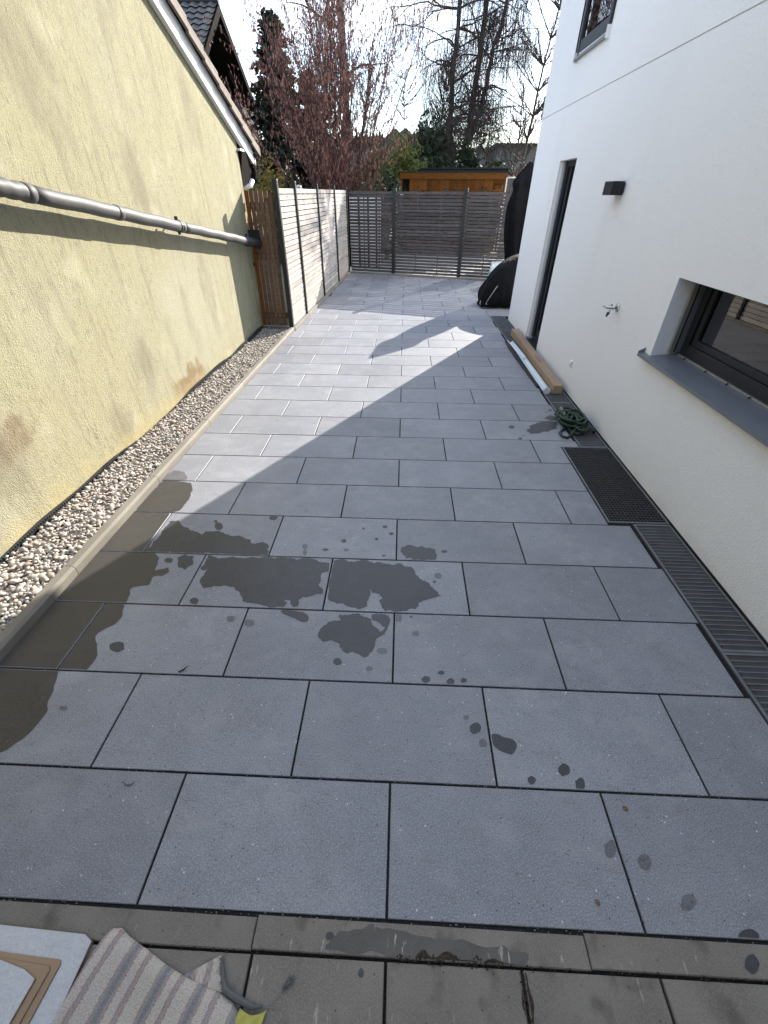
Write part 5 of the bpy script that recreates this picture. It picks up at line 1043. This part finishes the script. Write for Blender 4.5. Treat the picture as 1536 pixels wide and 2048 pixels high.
m = MB(); m.box(2.885, 2.918, 15.38, 15.44, 0, 2.17); m.build('post', 'alu', t); m = MB(); m.box(2.919, 3.75, 15.385, 15.435, 2.162, 2.19); m.build('top_rail', 'alu', t)
t = thing('garden_lantern', (-1.98, 9.5, 0), 'small grey lantern top showing above the pale slat fence', 'lantern')
m = MB(); m.tube([(-1.98, 9.5, -.05), (-1.98, 9.5, 1.845)], .02, 8); m.build('pole', 'postmetal', t)
m = MB(); m.tube([(-1.98, 9.5, 1.846), (-1.98, 9.5, 1.875), (-1.98, 9.5, 1.876), (-1.98, 9.5, 1.895)], [.075, .07, .05, .05], 14); m.tube([(-1.98, 9.5, 1.8955), (-1.98, 9.5, 1.91), (-1.98, 9.5, 1.925)], [.055, .05, .015], 14); m.build('head', 'alu', t)

# ------------------------------------------------------------------ neighbouring buildings
t = thing('chalet_house', (-8, 21, 0), 'dark-roofed chalet house with balcony behind the yellow house', 'house')
gx = -6.5; RY, RZ, S = 21.25, 6.91, 0.667
def roofz(y): return RZ-S*abs(y-RY)
yF, yN = 25.1, 16.4
m = MB(); m.hexa([(-16, RY, RZ-.28), (gx, RY, RZ-.28), (gx, yF, roofz(yF)-.28), (-16, yF, roofz(yF)-.28), (-16, RY, RZ), (gx, RY, RZ), (gx, yF, roofz(yF)), (-16, yF, roofz(yF))]); m.build('roof', 'darkwood', t)
m = MB(); m.hexa([(-16, yN, roofz(yN)-.28), (gx, yN, roofz(yN)-.28), (gx, RY, RZ-.28), (-16, RY, RZ-.28), (-16, yN, roofz(yN)-.02), (gx, yN, roofz(yN)-.02), (gx, RY, RZ-.02), (-16, RY, RZ-.02)]); rf = m.build('roof', 'darkwood', t)
mt = MB()                                     # wavy tile, shared by the whole slope
rings = []
for k in range(5):
    v = k/4; rings.append([(-.15+.3*j/6, -.02+v*.36, .022*math.sin(j/6*2*math.pi)+.03*(1-v)) for j in range(7)])
mt.loft(rings, caps=False, closed=False)
tm = bpy.data.meshes.new('roof_tile'); tm.from_pydata(mt.v, [], mt.f); tm.update(); tm.materials.append(M['darktile'])
ang = math.atan(S); nrow = 10; cnt = 0
for r in range(nrow):
    s_ = .34*r
    y = RY-.06-(s_+.34)*math.cos(ang); z = RZ-(s_+.34)*math.sin(ang)+.01
    for c_ in range(9):
        inst('roof_tile', tm, (gx-.16-.3*c_, y, z), (ang, 0, 0), rf); cnt += 1
m = MB(); m.tube([(-16, RY, RZ+.03), (gx+.02, RY, RZ+.03)], .11, 10); m.build('ridge_cap', 'roofsheet', t)
m = MB(); wx = gx-1.0; pl = [(18.3, 0), (24.2, 0), (24.2, roofz(24.2)-.29), (RY, RZ-.29), (18.3, roofz(18.3)-.29)]
m.loft([[(wx, p[0], p[1]) for p in pl], [(wx-8, p[0], p[1]) for p in pl]]); m.build('wall', 'housewhite', t)
m = MB(); m.bar((wx+.02, RY, RZ-.6), (gx-.05, RY, RZ-.6), .16, .2); m.build('beam', 'darkwood', t)
m = MB(); m.bar((wx+.02, 23.6, 4.9), (gx-.05, 23.6, 4.75), .16, .2); m.build('beam', 'darkwood', t)
m = MB(); m.box(wx+.01, gx-.02, 19.5, 24.75, 3.38, 3.52); bl = m.build('balcony', 'darkwood', t)
pb = bpy.data.meshes.new('balcony_board'); q = MB(); q.box(-.012, .012, -.055, .055, 0, .93); pb.from_pydata(q.v, [], q.f); pb.update(); pb.materials.append(M['balcony'])
y = 19.6
while y < 24.7: inst('balcony_board', pb, (gx, y, 3.50), (0, 0, 0), bl); y += .135
x = gx-.1
while x > wx+.1: inst('balcony_board', pb, (x, 24.74, 3.50), (0, 0, math.pi/2), bl); x -= .135
m = MB(); m.box(gx-.03, gx+.03, 19.5, 24.78, 4.431, 4.49); m.build('handrail', 'balcony', bl)

t = thing('white_garage', (-3.6, 23.5, 0), 'pale grey-white garage wall glimpsed through the red catkin shrub', 'garage')
m = MB(); m.box(-6.2, -1.55, 23.5, 27, 0, 3.35); m.build('wall', 'housewhite', t)
m = MB(); m.box(-6.3, -1.45, 23.4, 27.1, 3.355, 3.48); m.build('roof', 'roofsheet', t)
m = MB(); m.box(-5.2, -3.6, 23.47, 23.495, .05, 2.2); m.build('garage_door', 'alu', t)

t = thing('apartment_block', (10, 45, 0), 'far grey flat-roofed apartment block right of the weeping birch', 'building')
m = MB(); m.box(7.4, 16, 45, 55, 0, 4.75); m.build('wall', 'bld', t)
m = MB(); m.box(7.1, 16.3, 44.6, 55.3, 4.755, 5.0); m.build('roof', 'roofsheet', t)
for i in range(5):
    for zz in (1.0, 3.5):
        m = MB(); m.box(8.0+1.6*i, 9.0+1.6*i, 44.96, 44.995, zz, zz+1.1); w_ = m.build('window', 'bldglass', t)
        m = MB(); m.box(7.95+1.6*i, 9.05+1.6*i, 44.93, 44.995, zz-.08, zz-.005); m.build('sill', 'housewhite', w_)
t = thing('dark_gable_house', (6.2, 47, 0), 'far dark gabled house beside the grey apartment block', 'house')
m = MB(); pl = [(5.4, 0), (7.0, 0), (7.0, 4.1), (6.2, 4.9), (5.4, 4.1)]; m.loft([[(p[0], 47, p[1]) for p in pl], [(p[0], 52, p[1]) for p in pl]]); m.build('wall', 'bld', t)
m = MB(); m.hexa([(5.2, 46.8, 4.0), (6.2, 46.8, 5.0), (6.2, 52, 5.0), (5.2, 52, 4.0), (5.2, 46.8, 4.1), (6.2, 46.8, 5.1), (6.2, 52, 5.1), (5.2, 52, 4.1)]); m.hexa([(6.2, 46.8, 5.0), (7.2, 46.8, 4.0), (7.2, 52, 4.0), (6.2, 52, 5.0), (6.2, 46.8, 5.1), (7.2, 46.8, 4.1), (7.2, 52, 4.1), (6.2, 52, 5.1)]); m.build('roof', 'darktile', t)
m = MB(); m.box(5.9, 6.5, 46.96, 46.99, 2.6, 3.5); m.build('window', 'bldglass', t)

# ------------------------------------------------------------------ hill with far wood
m = MB(); nx, ny = 60, 14; hv = []
def hillz(x, y):
    u = min(1, max(0, (y-70)/110)); f_ = 1-.72*min(1, max(0, (x-4)/22)); return -.1+(6.6+2.5*math.sin(x*.018+1.0)+1.2*math.sin(x*.05))*u*u*(3-2*u)*f_
rings = [[(-220+440*i/nx, 65+(260-65)*j/ny, hillz(-220+440*i/nx, 65+(260-65)*j/ny)) for i in range(nx+1)] for j in range(ny+1)]
m.loft(rings, caps=False, closed=False); m.build('hill', 'hill', kind='structure', smooth=True)
m = MB(); rr = random.Random(21)
for k in range(1100):
    y = rr.uniform(95, 215); x = rr.uniform(-.4, .075)*y; z = hillz(x, y); h = rr.uniform(5, 9)
    if rr.random() < .6:
        m.tube([(x, y, z), (x, y, z+h*.12), (x+rr.uniform(-.2, .2), y, z+h*.55), (x, y, z+h)], [.4, rr.uniform(1.5, 2.2), rr.uniform(.8, 1.3), .05], 7)
    else:
        for q in range(5):
            c = (x+rr.uniform(-1.6, 1.6), y+rr.uniform(-1, 1), z+h*rr.uniform(.35, .8)); s_ = rr.uniform(1.0, 1.9)
            m.tube([(c[0], c[1], c[2]-s_), (c[0]+rr.uniform(-.4, .4), c[1], c[2]-s_*.3), (c[0], c[1], c[2]+s_*.5), (c[0], c[1], c[2]+s_)], [.2, s_, s_*.8, .1], 6)
m.build('far_wood', 'farwood', label='distant dark wood on the hillside above the shed', cat='wood', kind='stuff')
# ------------------------------------------------------------------ trees and shrubs
def grow(rr, p, d, length, nseg, wob, grav, curve=None):
    pts = [Vector(p)]; d = Vector(d).normalized(); st = length/nseg
    for k in range(nseg):
        d = d+Vector((rr.gauss(0, wob), rr.gauss(0, wob), rr.gauss(0, wob*.7)+grav)); d.normalize(); pts.append(pts[-1]+d*st)
    return pts
def taper(r0, r1, n): return [r0+(r1-r0)*(k/(n-1))**.9 for k in range(n)]
def leaves(m, rr, c, rad, n, s, flat=.6, droop=0.0, aspect=1.9):
    for k in range(n):
        while True:
            u = Vector((rr.uniform(-1, 1), rr.uniform(-1, 1), rr.uniform(-1, 1)))
            if u.length < 1: break
        p = Vector(c)+Vector((u.x*rad[0], u.y*rad[1], u.z*rad[2]))
        a_ = Vector((rr.gauss(0, 1), rr.gauss(0, 1), rr.gauss(0, flat)-droop)).normalized(); b_ = a_.cross(Vector((rr.gauss(0, 1), rr.gauss(0, 1), rr.gauss(0, 1)))).normalized()
        s_ = s*rr.uniform(.6, 1.3); m.face([p-a_*s_*aspect/2, p+b_*s_*.5, p+a_*s_*aspect/2, p-b_*s_*.5])

# red-brown hazel full of catkins
rr = random.Random(31)
HZ = (-2.05, 16.8)
t = thing('hazel_shrub', (HZ[0], HZ[1], 0), 'tall many-stemmed hazel covered in reddish brown catkins', 'shrub')
st, tw, ck = MB(), MB(), MB()
def catkin(p):
    L_ = rr.uniform(.05, .095); q = Vector(p)+Vector((rr.gauss(0, .016), rr.gauss(0, .016), -L_))
    ck.tube([p, Vector(p).lerp(q, .35), q], [.004, .0125, .004], 4, caps=False)
for k in range(62):
    az_ = rr.uniform(0, 6.28); lean = abs(rr.gauss(.0, .38))+.04
    lx = lean*math.cos(az_)-.045; ly = lean*math.sin(az_)*.6
    L_ = rr.uniform(4.5, 7.6)
    pts = grow(rr, (HZ[0]+rr.gauss(0, .22), HZ[1]+rr.gauss(0, .22), 0), (lx, ly, 1), L_, 11, .035, .0)
    st.tube(pts, taper(rr.uniform(.018, .034), .006, 12), 6)
    for b_ in range(18):
        i = rr.randrange(3, 11); p = pts[i].lerp(pts[i+1], rr.random()) if i < 11 else pts[i]
        d = (pts[i]-pts[i-1]).normalized()+Vector((rr.gauss(0, .55), rr.gauss(0, .55), rr.uniform(-.25, .3)))
        q = grow(rr, p, d, rr.uniform(.5, 1.5), 5, .10, .015); tw.tube(q, taper(.0075, .003, 6), 4, caps=False)
        for c_ in range(rr.randrange(3, 9)):
            j = rr.randrange(1, 6); s0 = q[j].lerp(q[j-1], rr.random()); catkin(s0)
            if rr.random() < .5: catkin(s0+Vector((rr.gauss(0, .02), rr.gauss(0, .02), -.01)))
        for c_ in range(3):
            j = rr.randrange(2, 6); q2 = grow(rr, q[j], (q[j]-q[j-1]).normalized()+Vector((rr.gauss(0, .7), rr.gauss(0, .7), rr.gauss(0, .4))), rr.uniform(.2, .55), 3, .1, -.01)
            tw.tube(q2, taper(.0045, .0025, 4), 3, caps=False)
            if rr.random() < .75: catkin(q2[-1]); catkin(q2[2])
st.build('trunk', 'redtwig', t, smooth=True); cr_ = tw.build('crown', 'redtwig', t); ck.build('catkins', 'catkin', cr_, kind='stuff')

# catkin-bearing twigs hanging lower in front of the bamboo
def weeping(m, rr, p, n, hmin, hmax, spread, r=.0065):
    for k in range(n):
        q = [Vector(p)+Vector((rr.gauss(0, spread), rr.gauss(0, spread), rr.gauss(0, spread*.4)))]
        d = Vector((rr.gauss(0, .5), rr.gauss(0, .5), .1)); L_ = rr.uniform(hmin, hmax); ns = 5
        for s_ in range(ns):
            d = (d*.55+Vector((rr.gauss(0, .1), rr.gauss(0, .1), -.75))).normalized(); q.append(q[-1]+d*L_/ns)
        m.tube(q, [r*(1-.45*i/ns) for i in range(ns+1)], 3, caps=False)

def birch(name, label, trunks, rr, mat, nb, zmin, blen, hang, hl, group=None, tw_r=.0075):
    t = thing(name, (trunks[0][0][0][0], trunks[0][0][0][1], 0), label, 'tree', group)
    tk, cr_ = MB(), MB()
    for pts, r0, r1 in trunks:
        pts = [Vector(p) for p in pts]; fine = []
        for i in range(len(pts)-1):
            for s_ in range(4):
                f_ = s_/4; fine.append(pts[i].lerp(pts[i+1], f_)+Vector((rr.gauss(0, .02), rr.gauss(0, .02), 0)))
        fine.append(pts[-1]); tk.tube(fine, taper(r0, r1, len(fine)), 10)
        for b_ in range(nb):
            u = rr.uniform(0, 1); zt = zmin+(pts[-1].z-zmin)*u
            i = max(1, min(range(len(fine)), key=lambda q: abs(fine[q].z-zt))); p = fine[i]
            az_ = rr.uniform(0, 6.28); L_ = blen*rr.uniform(.45, 1.1)*(1-.35*u)
            d = Vector((math.cos(az_), math.sin(az_), rr.uniform(.05, .75)))
            q = grow(rr, p, d, L_, 8, .24, -.06); rb = (r0+(r1-r0)*(i/len(fine)))*rr.uniform(.24, .44)
            cr_.tube(q, taper(max(rb, .018), .010, 9), 6, caps=False)
            for s_ in range(6):
                j = rr.randrange(2, 9); d2 = (q[j]-q[j-1]).normalized()+Vector((rr.gauss(0, .7), rr.gauss(0, .7), rr.uniform(-.3, .4)))
                q2 = grow(rr, q[j], d2, L_*rr.uniform(.2, .5), 5, .18, -.07); cr_.tube(q2, taper(.014, .007, 6), 4, caps=False)
                for w_ in range(3): weeping(cr_, rr, q2[rr.randrange(1, 6)], hang, hl*.3, hl, .22, tw_r)
            weeping(cr_, rr, q[-1], hang, hl*.5, hl*1.1, .08, tw_r)
    tk.build('trunk', mat, t, smooth=True); cr_.build('crown', 'twig', t); return t
BY = 26.0
birch('weeping_birch', 'large three-stemmed weeping birch with black drooping branches', [
    ([(2.17, BY, 0), (2.16, BY, 2.9), (1.95, BY, 4.0), (1.88, BY, 5.6), (1.98, BY, 7.8), (2.05, BY, 10.5), (2.2, BY, 13)], .17, .05),
    ([(2.60, BY+.3, 0), (2.72, BY+.3, 2.9), (2.85, BY+.3, 4.2), (2.98, BY+.3, 6.0), (3.1, BY+.3, 8.2), (3.2, BY+.3, 11), (3.2, BY, 13.5)], .20, .06),
    ([(2.80, BY+.25, 3.5), (3.15, BY+.1, 4.5), (3.38, BY, 5.5), (3.5, BY, 6.6), (3.78, BY, 7.4), (4.1, BY, 9.5), (4.2, BY, 12)], .13, .05)],
    random.Random(41), 'birch2', 48, 3.0, 3.2, 4, 1.5, tw_r=.0055)
birch('silver_birch', 'single silver birch trunk rising behind the red hazel', [([(-2.33, 21.5, 0), (-2.32, 21.5, 3.0), (-2.36, 21.5, 5.2), (-2.42, 21.5, 7.5), (-2.3, 21.5, 10.5), (-2.4, 21.5, 13)], .19, .07)], random.Random(42), 'birch', 34, 3.6, 3.2, 4, 1.3, tw_r=.005)

def bare_tree(name, label, x, y, h, rr, spread=.5, group=None, nb=46):
    t = thing(name, (x, y, 0), label, 'tree', group); tk, c_ = MB(), MB()
    pts = grow(rr, (x, y, 0), (rr.gauss(0, .03), rr.gauss(0, .03), 1), h, 12, .03, .0); tk.tube(pts, taper(.085, .012, 13), 8)
    for b_ in range(nb):
        i = rr.randrange(3, 13); az_ = rr.uniform(0, 6.28); d = Vector((math.cos(az_)*spread*2, math.sin(az_)*spread*2, rr.uniform(.5, 1.3)))
        q = grow(rr, pts[i], d, h*rr.uniform(.12, .30)*(1.3-i/14), 6, .10, .03); c_.tube(q, taper(.022, .009, 7), 5, caps=False)
        for s_ in range(8):
            j = rr.randrange(1, 7); q2 = grow(rr, q[j], (q[j]-q[j-1]).normalized()+Vector((rr.gauss(0, .5), rr.gauss(0, .5), rr.uniform(-.1, .5))), rr.uniform(.3, .9), 4, .12, .03); c_.tube(q2, taper(.010, .006, 5), 3, caps=False)
    tk.build('trunk', 'bark', t, smooth=True); c_.build('crown', 'twig', t)
bare_tree('bare_tree', 'slim leafless tree beside the white house edge, in front of the grey block', 4.55, 22.5, 8.6, random.Random(51), .55, 'bare trees', 90)
bare_tree('bare_tree', 'low leafless tree in front of the far grey apartment block', 6.0, 31, 6.2, random.Random(52), .8, 'bare trees', 60)
bare_tree('bare_tree', 'small leafless tree in the gap right of the weeping birch', 4.4, 33, 5.4, random.Random(53), .6, 'bare trees', 40)
bare_tree('bare_tree', 'leafless tree left of the weeping birch, above the bamboo', .2, 33, 7.0, random.Random(54), .8, 'bare trees', 50)

def conifer(name, label, x, y, h, r, rr, mat='conifer', n=900, s=.13, group=None):
    t = thing(name, (x, y, 0), label, 'tree', group); tk, c_ = MB(), MB()
    tk.tube([(x, y, 0), (x, y, h*.5), (x, y, h*.97)], [.16, .09, .02], 8)
    for k in range(n):
        u = rr.random()**.8; z = h*(.08+.9*u); rad = r*(1-u)**1.0*(.7+.3*math.sin(u*40+rr.random()))*rr.uniform(.35, 1.08)+.05
        az_ = rr.uniform(0, 6.28); bulge = 1+.22*math.sin(az_*3+u*9)
        c = (x+rad*bulge*math.cos(az_), y+rad*bulge*math.sin(az_), z-.18*rad)
        leaves(c_, rr, c, (.20, .20, .13), 8, s, .4, .4)
    tk.build('trunk', 'bark', t); c_.build('crown', mat, t)
def ragged_conifer(name, label, x, y, h, r, rr, mat, nb, s, group=None):     # whorls of separate drooping boughs
    t = thing(name, (x, y, 0), label, 'tree', group); tk, c_ = MB(), MB()
    tk.tube([(x, y, 0), (x+.05, y, h*.5), (x, y, h*.99)], [.15, .09, .015], 8)
    for k in range(nb):
        u = rr.random()**.85; z = h*(.06+.92*u); az_ = rr.uniform(0, 6.28); L_ = (r*(1-u)**.8+.16)*rr.uniform(.55, 1.25)
        q = grow(rr, (x, y, z), (math.cos(az_), math.sin(az_), rr.uniform(.0, .35)), L_, 5, .12, -.10); tk.tube(q, taper(.02, .005, 6), 4, caps=False)
        for p in q[2:]:
            leaves(c_, rr, p, (.17, .17, .12), 9, s, .5, .5); 
    tk.build('trunk', 'bark', t); c_.build('crown', mat, t)
ragged_conifer('dark_conifer', 'tall dark conifer left of the red hazel', -5.15, 22.6, 7.1, 1.9, random.Random(61), 'conifer', 330, .11, 'dark conifers')
ragged_conifer('dark_conifer', 'second dark conifer half hidden behind the red hazel stems', -4.0, 23.0, 5.6, 1.5, random.Random(66), 'conifer', 220, .11, 'dark conifers')
conifer('dark_conifer', 'lower dark evergreen between chalet balcony and red hazel', -4.7, 19.6, 4.4, 1.15, random.Random(62), n=900, group='dark conifers')
conifer('dark_conifer', 'broad dark evergreen low behind the hazel stems', -3.1, 20.2, 3.5, .95, random.Random(64), n=600, group='dark conifers')
bare_tree('bare_tree', 'dense dark twiggy tree directly left of the weeping birch trunks', 1.3, 28.5, 6.3, random.Random(63), .38, 'bare trees', 130)

def bush(name, label, x, y, h, rx, ry, rr, mat, n, s, cat='bush', group=None, droop=0.0, stems=7, aspect=1.9):
    t = thing(name, (x, y, 0), label, cat, group); sm, c_ = MB(), MB()
    for k in range(stems):
        q = grow(rr, (x+rr.gauss(0, rx*.12), y+rr.gauss(0, ry*.12), 0), (rr.gauss(0, .35), rr.gauss(0, .35), 1), h*rr.uniform(.7, 1.0), 6, .08, 0); sm.tube(q, taper(.03, .007, 7), 5)
    for k in range(n):
        az_, el_ = rr.uniform(0, 6.28), rr.uniform(-.6, 1.5); f_ = rr.uniform(.45, 1.05)*(1+.18*math.sin(3*az_+x)+.12*math.sin(7*az_+el_*3))
        c = (x+rx*f_*math.cos(az_)*math.cos(el_), y+ry*f_*math.sin(az_)*math.cos(el_), max(.1, h*.5+h*.5*f_*math.sin(el_)))
        leaves(c_, rr, c, (.22, .22, .18), 9, s, .7, droop, aspect)
    sm.build('trunk', 'bark', t); c_.build('crown', mat, t)
bush('bamboo_clump', 'yellow-green bamboo clump left of the orange shed', -.15, 21.6, 3.2, 1.25, .8, random.Random(71), 'bamboo', 420, .07, 'bamboo', droop=.9, aspect=3.2)
bush('bamboo_clump', 'darker bamboo clump further left, behind the hazel catkins', -1.4, 21.9, 3.0, .95, .7, random.Random(78), 'bamboo', 260, .07, 'bamboo', droop=.9, aspect=3.2)
bush('evergreen_bush', 'dark glossy evergreen bush behind the left half of the shed roof', .9, 23.5, 3.9, 1.3, 1.0, random.Random(72), 'evergreen', 420, .11, group='evergreen bushes')
bush('evergreen_bush', 'low dark evergreen bush behind the birch trunks and shed roof', 2.5, 22.0, 3.1, 1.4, .9, random.Random(73), 'evergreen', 320, .11, group='evergreen bushes')
bush('evergreen_bush', 'dark shadowed bush at the left corner of the shed', -.55, 16.6, 2.15, .5, .5, random.Random(76), 'evergreen', 130, .08, group='evergreen bushes')
bush('yellow_bush', 'yellow-green flowering bush above the wooden gate', -4.0, 15.2, 2.45, .62, .6, random.Random(74), 'yellowbush', 240, .05, stems=14)
bush('brown_hedge', 'low brown leafless hedge just behind the dark back fence', -1.0, 15.6, 1.98, .8, .5, random.Random(75), 'brownhedge', 200, .05, stems=16)
bush('twiggy_bush', 'dark twiggy bush below the slim tree, right of the shed', 4.6, 20.0, 2.9, 1.0, .8, random.Random(77), 'brownhedge', 200, .05, stems=30)

for x_, rs in ((.55, 81), (1.5, 82), (2.45, 83)):  # added bushes, placed so the fence gaps look dark
    bush('evergreen_bush', {81: 'added dark bush darkening the gaps in the left half of the middle fence panel', 82: 'added dark bush darkening the fence gaps beside the middle post', 83: 'added dark bush darkening the fence gaps left of the parasol'}[rs], x_*1.15, 18.3, 1.72, .75, .35, random.Random(rs), 'evergreen', 150, .08, group='evergreen bushes')
